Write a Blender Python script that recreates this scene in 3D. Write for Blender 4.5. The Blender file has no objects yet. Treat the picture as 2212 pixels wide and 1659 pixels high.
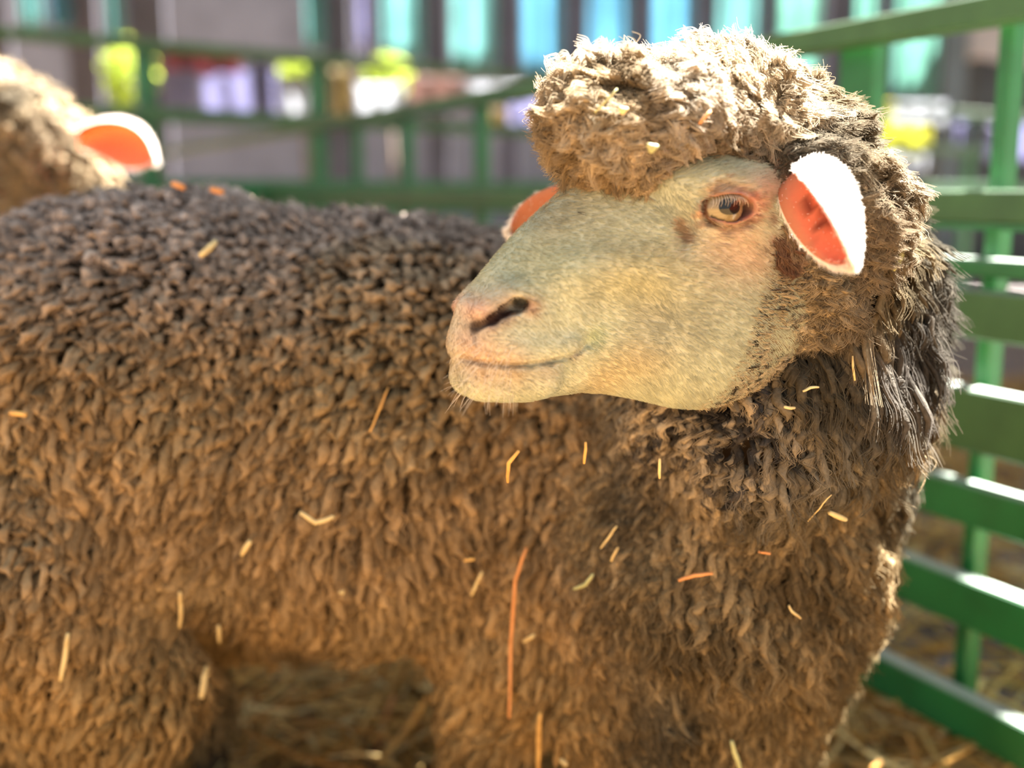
import bpy, math, random
import numpy as np
from mathutils import Vector

rng = np.random.default_rng(7)
random.seed(7)
SC = bpy.context.scene
COL = SC.collection

# ------------------------------------------------------------------ camera, sky, sun, exposure
FPX = 2400.0
CAM = np.array([0.0, 0.0, 0.82])
PITCH = math.atan(419.5 / FPX)
cam_d = bpy.data.cameras.new('camera')
cam_o = bpy.data.objects.new('camera', cam_d)
COL.objects.link(cam_o)
cam_d.sensor_width = 36.0
cam_d.lens = FPX / 2212 * 36.0
cam_d.clip_start = 0.05
cam_d.clip_end = 200
cam_o.location = CAM
cam_o.rotation_euler = (math.pi / 2 - PITCH, 0, 0)
cam_d.dof.use_dof = True
cam_d.dof.focus_distance = 0.865
cam_d.dof.aperture_fstop = 2.1
SC.camera = cam_o

SUN_AZ = math.radians(52)      # to the right of straight ahead
SUN_EL = math.radians(54)
world = bpy.data.worlds.new('sky')
SC.world = world
world.use_nodes = True
bg = world.node_tree.nodes['Background']
bg.inputs[0].default_value = (0.86, 0.93, 1.0, 1)
bg.inputs[1].default_value = 1.15
sun_d = bpy.data.lights.new('sun', 'SUN')
sun_d.energy = 100.0
sun_d.angle = math.radians(0.6)
sun_d.color = (1.0, 0.95, 0.88)
sun_o = bpy.data.objects.new('sun', sun_d)
COL.objects.link(sun_o)
sun_dir = Vector((math.sin(SUN_AZ) * math.cos(SUN_EL), math.cos(SUN_AZ) * math.cos(SUN_EL), math.sin(SUN_EL)))
sun_o.rotation_euler = sun_dir.to_track_quat('Z', 'Y').to_euler()
sun_o.location = (3, 8, 10)

SC.view_settings.view_transform = 'Standard'
SC.view_settings.look = 'None'
SC.view_settings.exposure = 0.15
SC.view_settings.gamma = 1.0
SC.view_settings.use_curve_mapping = False
SC.cycles.max_bounces = 8
SC.cycles.diffuse_bounces = 4
SC.cycles.transmission_bounces = 4
SC.cycles.use_denoising = True

# ------------------------------------------------------------------ picture <-> place
cp, sp_ = math.cos(PITCH), math.sin(PITCH)
def ray(px, py):
    px = np.asarray(px, float); py = np.asarray(py, float)
    a = (px - 1106) / FPX; b = (829.5 - py) / FPX
    return np.stack([a, cp + b * sp_, -sp_ + b * cp], -1)
def P(px, py, y):
    """the place seen at a spot of the picture, at distance y in front of the camera"""
    d = ray(px, py)
    return CAM + d * (np.asarray(y, float) / d[..., 1])[..., None]
def PZ(px, py, z):
    d = ray(px, py)
    return CAM + d * ((z - CAM[2]) / d[..., 2])[..., None]
def proj(p):
    q = np.asarray(p, float) - CAM
    zc = q[..., 1] * cp - q[..., 2] * sp_
    up = q[..., 1] * sp_ + q[..., 2] * cp
    return 1106 + FPX * q[..., 0] / zc, 829.5 - FPX * up / zc

# ------------------------------------------------------------------ object helpers
def tag(o, label=None, cat=None, group=None, kind=None):
    if label: o['label'] = label
    if cat: o['category'] = cat
    if group: o['group'] = group
    if kind: o['kind'] = kind
    return o
def empty(name, loc=(0, 0, 0)):
    o = bpy.data.objects.new(name, None); COL.objects.link(o); o.location = loc
    o.empty_display_size = 0.05
    return o
def link(name, data, parent=None):
    o = bpy.data.objects.new(name, data); COL.objects.link(o)
    if parent is not None:
        o.parent = parent
        o.matrix_parent_inverse = parent.matrix_basis.inverted()
    return o
def mesh_np(name, V, F, mat, parent=None, col=None, smooth=True, cols=None):
    """V (n,3); F (m,k) one polygon size"""
    V = np.asarray(V, np.float32); F = np.asarray(F, np.int32)
    me = bpy.data.meshes.new(name)
    me.vertices.add(len(V)); me.vertices.foreach_set('co', V.ravel())
    k = F.shape[1]
    me.loops.add(F.size); me.loops.foreach_set('vertex_index', F.ravel())
    me.polygons.add(len(F))
    me.polygons.foreach_set('loop_start', np.arange(0, F.size, k, dtype=np.int32))
    me.polygons.foreach_set('use_smooth', np.full(len(F), smooth))
    me.update(calc_edges=True)
    if col is not None:
        a = me.attributes.new('col', 'FLOAT_COLOR', 'POINT')
        c = np.ones((len(V), 4), np.float32); c[:, :3] = col
        a.data.foreach_set('color', c.ravel())
    me.materials.append(mat)
    return link(name, me, parent)
def hair_np(name, pts, rad, col, mat, parent=None):
    """pts (n,k,3); rad (n,k); col (n,3) - one colour a hair"""
    n, k, _ = pts.shape
    hc = bpy.data.hair_curves.new(name)
    hc.add_curves([k] * n)
    hc.attributes['position'].data.foreach_set('vector', pts.astype(np.float32).ravel())
    ra = hc.attributes.get('radius') or hc.attributes.new('radius', 'FLOAT', 'POINT')
    ra.data.foreach_set('value', rad.astype(np.float32).ravel())
    a = hc.attributes.new('col', 'FLOAT_COLOR', 'CURVE')
    c = np.ones((n, 4), np.float32); c[:, :3] = col
    a.data.foreach_set('color', c.ravel())
    hc.materials.append(mat)
    return link(name, hc, parent)

class MB:
    """collects boxes, tubes and grids, links them as one mesh"""
    def __init__(s): s.v = []; s.f = []
    def add(s, vs, fs):
        b = len(s.v); s.v += [tuple(map(float, v)) for v in vs]; s.f += [tuple(i + b for i in f) for f in fs]
    def beam(s, a, b, w, h, up=(0, 0, 1), bev=0.003):
        """bar from a to b; w across, h along up; chamfered"""
        a = Vector(a); b = Vector(b); d = (b - a).normalized(); up = Vector(up)
        sd = d.cross(up).normalized(); u = sd.cross(d).normalized()
        w /= 2; h /= 2; c = min(bev, w * .6, h * .6)
        prof = [(-w + c, -h), (w - c, -h), (w, -h + c), (w, h - c), (w - c, h), (-w + c, h), (-w, h - c), (-w, -h + c)]
        vs = []
        for e, o in ((a, 0), (b, 0)):
            for x, y in prof: vs.append(e + sd * x + u * y)
        fs = [(i, (i + 1) % 8, 8 + (i + 1) % 8, 8 + i) for i in range(8)]
        fs += [tuple(range(7, -1, -1)), tuple(range(8, 16))]
        s.add(vs, fs)
    def tube(s, pts, rad, n=8):
        pts = [Vector(p) for p in pts]
        if not hasattr(rad, '__len__'): rad = [rad] * len(pts)
        vs = []; pr = None
        for i, p in enumerate(pts):
            d = (pts[min(i + 1, len(pts) - 1)] - pts[max(i - 1, 0)]).normalized()
            ref = pr if pr is not None else (Vector((0, 0, 1)) if abs(d.z) < .9 else Vector((1, 0, 0)))
            sd = d.cross(ref).normalized(); u = sd.cross(d).normalized(); pr = u
            for j in range(n):
                t = 2 * math.pi * j / n
                vs.append(p + (sd * math.cos(t) + u * math.sin(t)) * rad[i])
        fs = [(i * n + j, i * n + (j + 1) % n, (i + 1) * n + (j + 1) % n, (i + 1) * n + j)
              for i in range(len(pts) - 1) for j in range(n)]
        fs += [tuple(range(n - 1, -1, -1)), tuple(range((len(pts) - 1) * n, len(pts) * n))]
        s.add(vs, fs)
    def build(s, name, mat, parent=None, smooth=False):
        me = bpy.data.meshes.new(name); me.from_pydata(s.v, [], s.f); me.update()
        me.materials.append(mat)
        if smooth: me.polygons.foreach_set('use_smooth', [True] * len(me.polygons))
        return link(name, me, parent)

# ------------------------------------------------------------------ materials
def nodes(name):
    m = bpy.data.materials.new(name); m.use_nodes = True
    nt = m.node_tree; b = nt.nodes['Principled BSDF']
    return m, nt, b
def noise(nt, scale, detail=3, coord='Object', rough=.6, vec=None):
    tc = nt.nodes.new('ShaderNodeTexCoord'); n = nt.nodes.new('ShaderNodeTexNoise')
    n.inputs['Scale'].default_value = scale; n.inputs['Detail'].default_value = detail; n.inputs['Roughness'].default_value = rough
    if vec is not None:
        mp = nt.nodes.new('ShaderNodeMapping'); mp.inputs['Scale'].default_value = vec
        nt.links.new(tc.outputs[coord], mp.inputs[0]); nt.links.new(mp.outputs[0], n.inputs['Vector'])
    else: nt.links.new(tc.outputs[coord], n.inputs['Vector'])
    return n
def ramp(nt, src, stops):
    r = nt.nodes.new('ShaderNodeValToRGB'); e = r.color_ramp.elements
    e[0].position, e[0].color = stops[0][0], (*stops[0][1], 1)
    e[1].position, e[1].color = stops[-1][0], (*stops[-1][1], 1)
    for p, c in stops[1:-1]:
        x = e.new(p); x.color = (*c, 1)
    nt.links.new(src, r.inputs[0]); return r
def bump(nt, b, src, strength, dist):
    bn = nt.nodes.new('ShaderNodeBump'); bn.inputs['Strength'].default_value = strength; bn.inputs['Distance'].default_value = dist
    nt.links.new(src, bn.inputs['Height']); nt.links.new(bn.outputs[0], b.inputs['Normal'])
def simple(name, c1, c2=None, scale=6, rough=.7, bs=.2, bd=.002, spec=.5, vec=None):
    m, nt, b = nodes(name)
    n = noise(nt, scale, 4, vec=vec)
    if c2 is None: c2 = tuple(x * .75 for x in c1)
    r = ramp(nt, n.outputs['Fac'], [(.35, c2), (.65, c1)])
    nt.links.new(r.outputs[0], b.inputs['Base Color'])
    b.inputs['Roughness'].default_value = rough; b.inputs['Specular IOR Level'].default_value = spec
    bump(nt, b, n.outputs['Fac'], bs, bd)
    return m
def cloth(name, dc, tc, mix=.6):
    """a thin sheet that lets light through"""
    m = bpy.data.materials.new(name); m.use_nodes = True; nt = m.node_tree; nt.nodes.clear()
    out = nt.nodes.new('ShaderNodeOutputMaterial'); d = nt.nodes.new('ShaderNodeBsdfDiffuse'); t = nt.nodes.new('ShaderNodeBsdfTranslucent')
    mx = nt.nodes.new('ShaderNodeMixShader'); mx.inputs[0].default_value = mix
    n = noise(nt, 3.0, 2)
    for c, s in ((dc, d), (tc, t)):
        r = ramp(nt, n.outputs['Fac'], [(.3, tuple(x * .8 for x in c)), (.7, c)])
        nt.links.new(r.outputs[0], s.inputs[0])
    nt.links.new(d.outputs[0], mx.inputs[1]); nt.links.new(t.outputs[0], mx.inputs[2]); nt.links.new(mx.outputs[0], out.inputs[0])
    return m
def wool_mat(name, trans=.35, attr=True, base=(.4, .3, .2), bumpy=True, tint=(1, .9, .8)):
    m = bpy.data.materials.new(name); m.use_nodes = True; nt = m.node_tree; nt.nodes.clear()
    out = nt.nodes.new('ShaderNodeOutputMaterial'); d = nt.nodes.new('ShaderNodeBsdfDiffuse'); t = nt.nodes.new('ShaderNodeBsdfTranslucent')
    mx = nt.nodes.new('ShaderNodeMixShader'); mx.inputs[0].default_value = trans
    at = nt.nodes.new('ShaderNodeAttribute'); at.attribute_name = 'col'
    if bumpy:
        n = noise(nt, 260, 4, 'Object')
        mul = nt.nodes.new('ShaderNodeMixRGB'); mul.blend_type = 'MULTIPLY'; mul.inputs[0].default_value = 1
        r = ramp(nt, n.outputs['Fac'], [(.3, (.72, .7, .66)), (.7, (1.15, 1.13, 1.1))])
        nt.links.new(at.outputs['Color'], mul.inputs[1]); nt.links.new(r.outputs[0], mul.inputs[2]); c = mul.outputs[0]
        bn = nt.nodes.new('ShaderNodeBump'); bn.inputs['Strength'].default_value = .8; bn.inputs['Distance'].default_value = .0015
        nt.links.new(n.outputs['Fac'], bn.inputs['Height']); nt.links.new(bn.outputs[0], d.inputs['Normal'])
    else: c = at.outputs['Color']
    nt.links.new(c, d.inputs[0]); nt.links.new(c, t.inputs[0])
    nt.links.new(d.outputs[0], mx.inputs[1]); nt.links.new(t.outputs[0], mx.inputs[2]); nt.links.new(mx.outputs[0], out.inputs[0])
    return m

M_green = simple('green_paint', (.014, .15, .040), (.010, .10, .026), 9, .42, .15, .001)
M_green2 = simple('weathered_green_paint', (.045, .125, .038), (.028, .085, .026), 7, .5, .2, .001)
def paled(m, c):
    """sunlit paleness mixed into the colour of whatever faces straight up"""
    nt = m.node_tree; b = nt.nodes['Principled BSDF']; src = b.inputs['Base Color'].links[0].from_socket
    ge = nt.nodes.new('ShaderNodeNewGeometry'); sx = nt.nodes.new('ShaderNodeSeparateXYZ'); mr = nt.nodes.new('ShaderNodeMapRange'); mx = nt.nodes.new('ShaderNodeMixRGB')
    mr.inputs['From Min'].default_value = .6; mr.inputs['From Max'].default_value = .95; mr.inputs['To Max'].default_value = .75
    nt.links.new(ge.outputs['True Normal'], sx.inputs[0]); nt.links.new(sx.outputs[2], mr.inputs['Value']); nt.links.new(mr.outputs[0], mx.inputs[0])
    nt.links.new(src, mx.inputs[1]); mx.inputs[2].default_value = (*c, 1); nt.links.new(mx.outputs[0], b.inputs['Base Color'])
paled(M_green, (.30, .33, .31)); paled(M_green2, (.30, .33, .31))  # board tops: the sun's white edge put into the paint colour
M_straw_floor = simple('straw_litter', (.25, .15, .06), (.12, .065, .026), 30, .9, .6, .01, .2)
M_grey_wall = simple('grey_plaster', (.19, .205, .26), (.13, .14, .18), 1.2, .9)
M_dark = simple('dark_timber', (.075, .072, .10), (.05, .048, .065), 3, .8)
M_blocker = simple('blocker_sheet', (.45, .44, .43), (.3, .3, .3), 2, .8)
M_post = simple('grey_post', (.10, .13, .15), (.07, .09, .10), 4, .7)
M_wool = wool_mat('matted_wool', .12)
M_fibre = wool_mat('wool_fibre', .38, bumpy=False)
M_fur = wool_mat('short_face_fur', .3, bumpy=False)

# ------------------------------------------------------------------ the setting
def slab(name, x0, x1, y0, y1, z0, z1, mat):
    m = MB(); m.add([(x0, y0, z0), (x1, y0, z0), (x1, y1, z0), (x0, y1, z0), (x0, y0, z1), (x1, y0, z1), (x1, y1, z1), (x0, y1, z1)],
                    [(0, 3, 2, 1), (4, 5, 6, 7), (0, 1, 5, 4), (1, 2, 6, 5), (2, 3, 7, 6), (3, 0, 4, 7)])
    o = m.build(name, mat); o['kind'] = 'structure'; return o
slab('floor', -14, 16, -6, 24, -.2, 0, M_straw_floor)
slab('wall_back', -13, 15, 15.0, 15.2, 0, 6, M_grey_wall)
# unseen roof added for shade, its outline cut to choose what the sun reaches
m = MB(); oc = [(1.00, 2.20), (1.66, 2.20), (1.66, 2.95), (11, 2.95), (11, 9.3), (-9, 9.3), (-9, 3.5), (1.00, 3.5), (1.00, 2.95), (1.62, 2.95), (1.62, 2.58), (1.00, 2.58)]
m.add([(x, y, 3.5) for x, y in oc] + [(x, y, 3.6) for x, y in oc], [tuple(range(11, -1, -1)), tuple(range(12, 24))] + [(i, (i + 1) % 12, 12 + (i + 1) % 12, 12 + i) for i in range(12)])
m.build('sun_blocker', M_blocker)['kind'] = 'structure'

# ------------------------------------------------------------------ fences
def fence_plane(a_px, b_px, H):
    A = PZ(a_px[0], a_px[1], H); B = PZ(b_px[0], b_px[1], H)
    return A, B
def on_plane(px, py, A, B):
    n = np.array([-(B - A)[1], (B - A)[0], 0.0]); d = ray(px, py)
    t = ((A - CAM) @ n) / (d @ n); return CAM + d * t
A1, B1 = fence_plane((2212, -18), (1180, 172), 1.066)
D1 = (B1 - A1) / np.linalg.norm(B1 - A1); N1 = np.array([-D1[1], D1[0], 0])
if N1[1] > 0: N1 = -N1                     # towards the camera side
S1 = A1 - D1 * 1.1; E1 = A1 + D1 * 9.0
fence = empty('wooden_fence', tuple(A1 * [1, 1, 0]))
tag(fence, 'green painted board fence close behind the big sheep, running from lower right to far left', 'fence')
def board(fe, S, E, N, ztop, zbot, thick, mat, name='board', off=0.0, slack=0.0):
    zc = (ztop + zbot) / 2; o = N * off
    m = MB(); m.beam((S[0] + o[0], S[1] + o[1], zc), (E[0] + o[0], E[1] + o[1], zc), thick, ztop - zbot)
    return m.build(name, mat, fe)
def zat(px, py): return on_plane(px, py, A1, B1)[2]
z = lambda py: zat(2212, py)
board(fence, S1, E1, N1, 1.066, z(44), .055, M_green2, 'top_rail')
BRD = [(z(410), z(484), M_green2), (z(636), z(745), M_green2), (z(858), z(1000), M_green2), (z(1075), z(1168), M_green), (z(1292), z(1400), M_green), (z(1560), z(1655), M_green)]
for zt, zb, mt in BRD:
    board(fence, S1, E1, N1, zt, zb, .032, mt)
# narrow lower rails under the two upper boards
for pa, pb in ((484, 500), (566, 604), (962, 1000)):
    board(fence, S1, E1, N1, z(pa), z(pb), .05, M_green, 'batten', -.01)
ALONG = lambda p: float((p - A1) @ D1)
posts = [ALONG(on_plane(x, 330, A1, B1)) for x in (2108, 1796, 1395, 1000, 845, 740, 650)]
posts = [-.55] + posts
for s in posts:
    pw = .075 if abs(s - posts[2]) < 1e-6 else (.024 if s < posts[2] else .05)
    c = A1 + D1 * s - N1 * .055
    m = MB(); m.beam((c[0], c[1], -.02), (c[0], c[1], 1.055), pw, .03, up=tuple(N1))
    m.build('post', M_green, fence)

q0, q1 = S1 - N1 * .15 - D1 * 2, E1 - N1 * .15  # ground beyond the fence, its shade put into a darker colour
m = MB(); m.add([(q0[0], q0[1], .001), (q1[0], q1[1], .001), (9, 12, .001), (9, -2, .001), (q0[0], q0[1], .012), (q1[0], q1[1], .012), (9, 12, .012), (9, -2, .012)],
                [(3, 2, 1, 0), (4, 5, 6, 7), (0, 1, 5, 4), (1, 2, 6, 5), (2, 3, 7, 6), (3, 0, 4, 7)])
o = m.build('shaded_ground', simple('shade_toned_ground', (.16, .135, .13), (.10, .085, .085), 5, .9, .3, .004)); o['kind'] = 'structure'
A2, B2 = fence_plane((0, 58), (2212, 250), 1.40)
D2 = (B2 - A2) / np.linalg.norm(B2 - A2); N2 = np.array([D2[1], -D2[0], 0])
f2 = empty('rail_fence', tuple(A2 * [1, 1, 0]))
tag(f2, 'slim green rail fence far behind, its top rail sloping down to the right', 'fence')
S2 = A2 - D2 * 2; E2 = B2 + D2 * .6
def zat2(px, py): return on_plane(px, py, A2, B2)[2]
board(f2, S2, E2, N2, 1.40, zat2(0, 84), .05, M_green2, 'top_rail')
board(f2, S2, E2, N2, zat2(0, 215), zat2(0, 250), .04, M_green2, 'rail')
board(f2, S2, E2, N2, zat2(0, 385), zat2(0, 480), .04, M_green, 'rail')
for px in (-180, 330, 700, 1235, 1700, 2110):
    p = on_plane(px, 300, A2, B2) - N2 * .05
    m = MB(); m.beam((p[0], p[1], -.02), (p[0], p[1], 1.39), .07, .05, up=tuple(N2)); m.build('post', M_green, f2)

# ------------------------------------------------------------------ things far behind
def sheet(name, px0, py0, px1, py1, y, mat, label, cat, group=None, fold=.02, top=None, parent=None):
    """a hanging sheet with soft folds and real thickness"""
    a = P(px0, py1, y); b = P(px1, py1, y); t = P((px0 + px1) / 2, py0, y)[2] if top is None else top
    nx, nz = 17, 9; V = []; ph = random.random() * 6
    for side in (0, 1):
        for j in range(nz):
            for i in range(nx):
                u = i / (nx - 1); v = j / (nz - 1)
                yy = y + fold * math.sin(u * 14 + ph + v) + side * .004
                V.append((a[0] + (b[0] - a[0]) * u, yy, a[2] + (t - a[2]) * v + .01 * math.sin(u * 9 + ph) * (1 - v)))
    F = []; n = nx * nz
    for j in range(nz - 1):
        for i in range(nx - 1):
            q = j * nx + i; F.append((q, q + 1, q + nx + 1, q + nx)); F.append((n + q, n + q + nx, n + q + nx + 1, n + q + 1))
    for i in range(nx - 1): F.append((i, n + i, n + i + 1, i + 1)); k = (nz - 1) * nx + i; F.append((k, k + 1, n + k + 1, n + k))
    for j in range(nz - 1): F.append((j * nx, (j + 1) * nx, n + (j + 1) * nx, n + j * nx)); k = j * nx + nx - 1; F.append((k, n + k, n + k + nx, k + nx))
    o = mesh_np(name, V, F, mat, parent)
    tag(o, label, cat, group); return o
M_turq = cloth('turquoise_sheet', (.14, .30, .32), (.36, .58, .58))
M_blue = cloth('blue_sheet', (.12, .26, .34), (.28, .50, .62))
M_aqua = cloth('aqua_sheet', (.15, .30, .27), (.36, .58, .52))
M_lav = cloth('lavender_cloth', (.35, .35, .46), (.36, .36, .50))
M_white = cloth('white_cloth', (.42, .42, .44), (.58, .60, .64))
M_pink = cloth('pink_cloth', (.32, .24, .23), (.30, .22, .20))
M_red = cloth('red_cloth', (.30, .12, .13), (.26, .11, .12))
M_yel = cloth('yellow_cloth', (.40, .40, .10), (.62, .62, .16))
M_beige = cloth('beige_cloth', (.28, .24, .15), (.28, .23, .13))

YB = 10.0
strips = [(45, 92, 58, M_turq, 'leftmost turquoise sheet, above the second sheep'),
          (108, 156, 60, M_blue, 'narrow turquoise sheet above the second sheep, just right of the leftmost'),
          (232, 272, 95, M_turq, 'slim dull turquoise sheet above the yellow-green shrub'),
          (660, 704, 105, M_turq, 'slim turquoise sheet left of the lavender cloth'),
          (826, 918, 128, M_turq, 'turquoise sheet just right of the lavender cloth'),
          (975, 1076, 145, M_turq, 'turquoise sheet between the fence crossing and the lavender cloth'),
          (1126, 1220, 160, M_blue, 'sky blue sheet right above the rail crossing, left of the woolly crown'),
          (1268, 1362, 190, M_blue, 'sky blue sheet over the front of the woolly crown'),
          (1406, 1500, 190, M_blue, 'sky blue sheet straight above the top of the woolly crown'),
          (1546, 1640, 190, M_turq, 'turquoise sheet above the back of the woolly crown'),
          (1678, 1772, 190, M_aqua, 'pale aqua sheet left of the thick green post'),
          (1842, 1892, 215, M_aqua, 'narrow aqua sheet right of the thick green post'),
          (1928, 2022, 215, M_aqua, 'aqua sheet above the pale blue banner at the right')]
for a, b, c, m, l in strips:
    sheet('hanging_sheet', a, -80, b, c, YB, m, l + ', out of focus', 'sheet', 'turquoise and blue sheets hung between dark pillars', top=3.1)
edges = [(-60, 40), (160, 228), (290, 372), (704, 764), (922, 972), (1080, 1122), (1224, 1264), (1366, 1402), (1504, 1542), (1644, 1674), (1778, 1838), (1896, 1926), (2030, 2078)]
beam0 = P(-60, 60, YB)
for i, (a, b) in enumerate(edges):
    p = P(a, 300, YB + .08); q = P(b, 300, YB + .08)
    m = MB(); m.beam(((p[0] + q[0]) / 2, YB + .08, 0), ((p[0] + q[0]) / 2, YB + .08, 3.25), q[0] - p[0], .05, up=(0, 1, 0), bev=.01)
    where = ['at the far left edge', 'right of the leftmost turquoise sheets', 'beside the grey wall, above the second sheep', 'left of the lavender cloth',
             'between two turquoise sheets right of the lavender cloth', 'left of the first sky blue sheet', 'right of the first sky blue sheet', 'over the left of the woolly crown',
             'over the top of the woolly crown', 'over the back of the woolly crown', 'hidden mostly by the thick green post', 'between two aqua sheets', 'at the right end of the row, greyer than the rest'][i]
    tag(m.build('pillar', M_dark if i < 12 else M_post), 'dark pillar ' + where, 'pillar', 'dark pillars behind the fences')
m = MB(); m.beam((-6, YB + .08, 3.18), (6, YB + .08, 3.18), .16, .14)
tag(m.build('crossbeam', M_dark), 'dark beam the turquoise sheets hang from', 'beam')
YC = 8.6
flat = [('lavender_banner', 766, -60, 820, 112, YB - .1, M_lav, 'tall pale lavender cloth between the turquoise sheets', 3.1),
        ('red_banner', 355, 112, 520, 162, YC - .1, M_red, 'dull red cloth strip behind the far rail at upper left', None),
        ('white_banner', 440, 154, 600, 250, YC - .1, M_lav, 'white lavender cloth below the red strip', None),
        ('white_banner', 605, 168, 690, 250, YC - .2, M_white, 'white cloth left of the thin green post', None),
        ('lavender_banner', 350, 150, 430, 262, YC - .3, M_lav, 'pale lavender cloth hanging lowest, right of the yellow-green shrub', None),
        ('lavender_banner', 544, 120, 592, 252, YC - .3, M_lav, 'narrow bright lavender cloth rising over the white one', None),
        ('beige_banner', 715, 148, 765, 262, YC, M_beige, 'ochre cloth strip right of the thin green post', None),
        ('white_banner', 768, 182, 870, 262, YC - .1, M_white, 'white cloth under the yellow-green shrub near the middle', None),
        ('pink_banner', 880, 165, 1000, 245, YC, M_pink, 'dusty pink cloth in front of the grey wall', None),
        ('pink_banner', 1004, 180, 1150, 205, YC, M_white, 'thin greyish pink cloth squeezed under the crossing rails', None),
        ('white_banner', 1100, 215, 1190, 290, YC, M_lav, 'pale lavender cloth touching the front of the woolly crown', None),
        ('beige_banner', 1035, 235, 1096, 292, YC, M_beige, 'beige cloth just right of the green post in the middle', None),
        ('yellow_banner', 1836, 220, 1928, 268, YC, M_yel, 'yellow band right of the thick green post', None),
        ('pale_banner', 1930, 222, 2040, 266, YC, M_white, 'white blue band beside the yellow band', None),
        ('yellow_banner', 1884, 276, 2008, 332, YC - .2, M_yel, 'larger yellow panel below the yellow band', None),
        ('pale_banner', 1920, 334, 2000, 368, YC - .2, M_white, 'pale panel under the larger yellow one', None),
        ('lavender_banner', 2058, 262, 2098, 312, YC, M_lav, 'small lavender patch left of the far thin post', None),
        ('lavender_banner', 2128, 270, 2230, 345, YC, M_lav, 'lavender panel at the right edge of the picture', None)]
for n, a, b, c, d, y, m, l, tp in flat:
    sheet(n, a, b, c, d, y, m, l + ', out of focus', 'banner', 'pale and coloured cloths beyond the fences', top=tp)

def wbox(name, mat, lab, cat, px0, px1, py0, py1, y, dy):
    a = P(px0, py1, y); b = P(px1, py0, y); m = MB(); m.beam(((a[0] + b[0]) / 2, y + dy / 2, a[2]), ((a[0] + b[0]) / 2, y + dy / 2, b[2]), b[0] - a[0], dy, up=(0, 1, 0), bev=.01)
    return tag(m.build(name, mat), lab, cat)
a = P(2088, 500, 10.3); b = P(2600, 500, 10.3)
m = MB(); m.beam(((a[0] + b[0]) / 2, 11.0, 0), ((a[0] + b[0]) / 2, 11.0, 2.9), b[0] - a[0], 1.4, up=(0, 1, 0), bev=.01)
shed = empty('shed', ((a[0] + b[0]) / 2, 11.0, 0)); tag(shed, 'dark shed with a pale grey sloping roof at the upper right, out of focus', 'shed')
m.build('wall', simple('tarred_boards', (.045, .055, .06), (.03, .035, .04), 3, .8), shed)
m = MB(); c0 = P(2095, 85, 10.1); m.beam((c0[0] + .03, 10.4, c0[2] + .10), (c0[0] + 1.9, 10.4, c0[2] - .30), .4, .40, bev=.02)
m.build('roof', simple('pale_roofing', (.34, .32, .32), (.24, .23, .23), 2, .9), shed)
M_leaf = cloth('lit_leaf', (.24, .32, .06), (.34, .42, .06), .6)
M_stem = simple('shrub_stem', (.15, .1, .06))
def shrub(px, py, y, rx, rz, n, label):
    c = P(px, py, y); sc = y / FPX
    root = empty('shrub', (c[0], y, 0)); tag(root, label, 'shrub', 'sunlit shrubs behind the far rail')
    u = rng.normal(size=(n, 3)); u /= np.linalg.norm(u, axis=1)[:, None]; u *= rng.random((n, 1)) ** .33
    cen = c + u * [rx * sc, .28, rz * sc]
    a = rng.normal(size=(n, 3)); a /= np.linalg.norm(a, axis=1)[:, None]
    b = np.cross(a, rng.normal(size=(n, 3))); b /= np.linalg.norm(b, axis=1)[:, None]
    s = .055
    V = np.stack([cen - a * s, cen + b * s * .4, cen + a * s, cen - b * s * .4], 1).reshape(-1, 3)
    F = np.arange(n * 4).reshape(n, 4)
    mesh_np('foliage', V, F, M_leaf, root, smooth=False)['kind'] = 'stuff'
    m = MB(); m.tube([(c[0], y, 0), (c[0] + .03, y + .02, c[2] * .5), (c[0], y, c[2])], [.03, .022, .01]); m.build('stem', M_stem, root, True)
shrub(280, 165, 9.2, 56, 82, 420, 'yellow-green shrub right of the second sheep, lit from behind')
shrub(840, 165, 9.0, 50, 42, 300, 'yellow-green shrub in the upper middle, above a white cloth')
shrub(650, 160, 9.4, 45, 36, 220, 'small yellow-green shrub just left of the thin green post')
shrub(1880, 320, 9.0, 46, 50, 260, 'yellow-green shrub behind the right fence, left of the yellow panel')

# ------------------------------------------------------------------ surfaces from distance fields
def smin(a, b, k):
    h = np.clip(.5 + .5 * (b - a) / k, 0, 1); return b + (a - b) * h - k * h * (1 - h)
def smax(a, b, k): return -smin(-a, -b, k)
def cone(p, a, b, ra, rb, sc=(1, 1, 1)):
    """capsule whose radius runs from ra to rb"""
    x, y, z = p; a = np.asarray(a, float); b = np.asarray(b, float); sc = np.asarray(sc, float)
    a = a / sc; b = b / sc; x = x / sc[0]; y = y / sc[1]; z = z / sc[2]
    d = b - a; L = max(float(d @ d), 1e-9)
    t = np.clip(((x - a[0]) * d[0] + (y - a[1]) * d[1] + (z - a[2]) * d[2]) / L, 0, 1)
    return np.sqrt((x - a[0] - t * d[0]) ** 2 + (y - a[1] - t * d[1]) ** 2 + (z - a[2] - t * d[2]) ** 2) - (ra + (rb - ra) * t)
def ell(p, c, r):
    x, y, z = p
    k = np.sqrt(((x - c[0]) / r[0]) ** 2 + ((y - c[1]) / r[1]) ** 2 + ((z - c[2]) / r[2]) ** 2)
    return (k - 1) * min(r)
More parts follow.
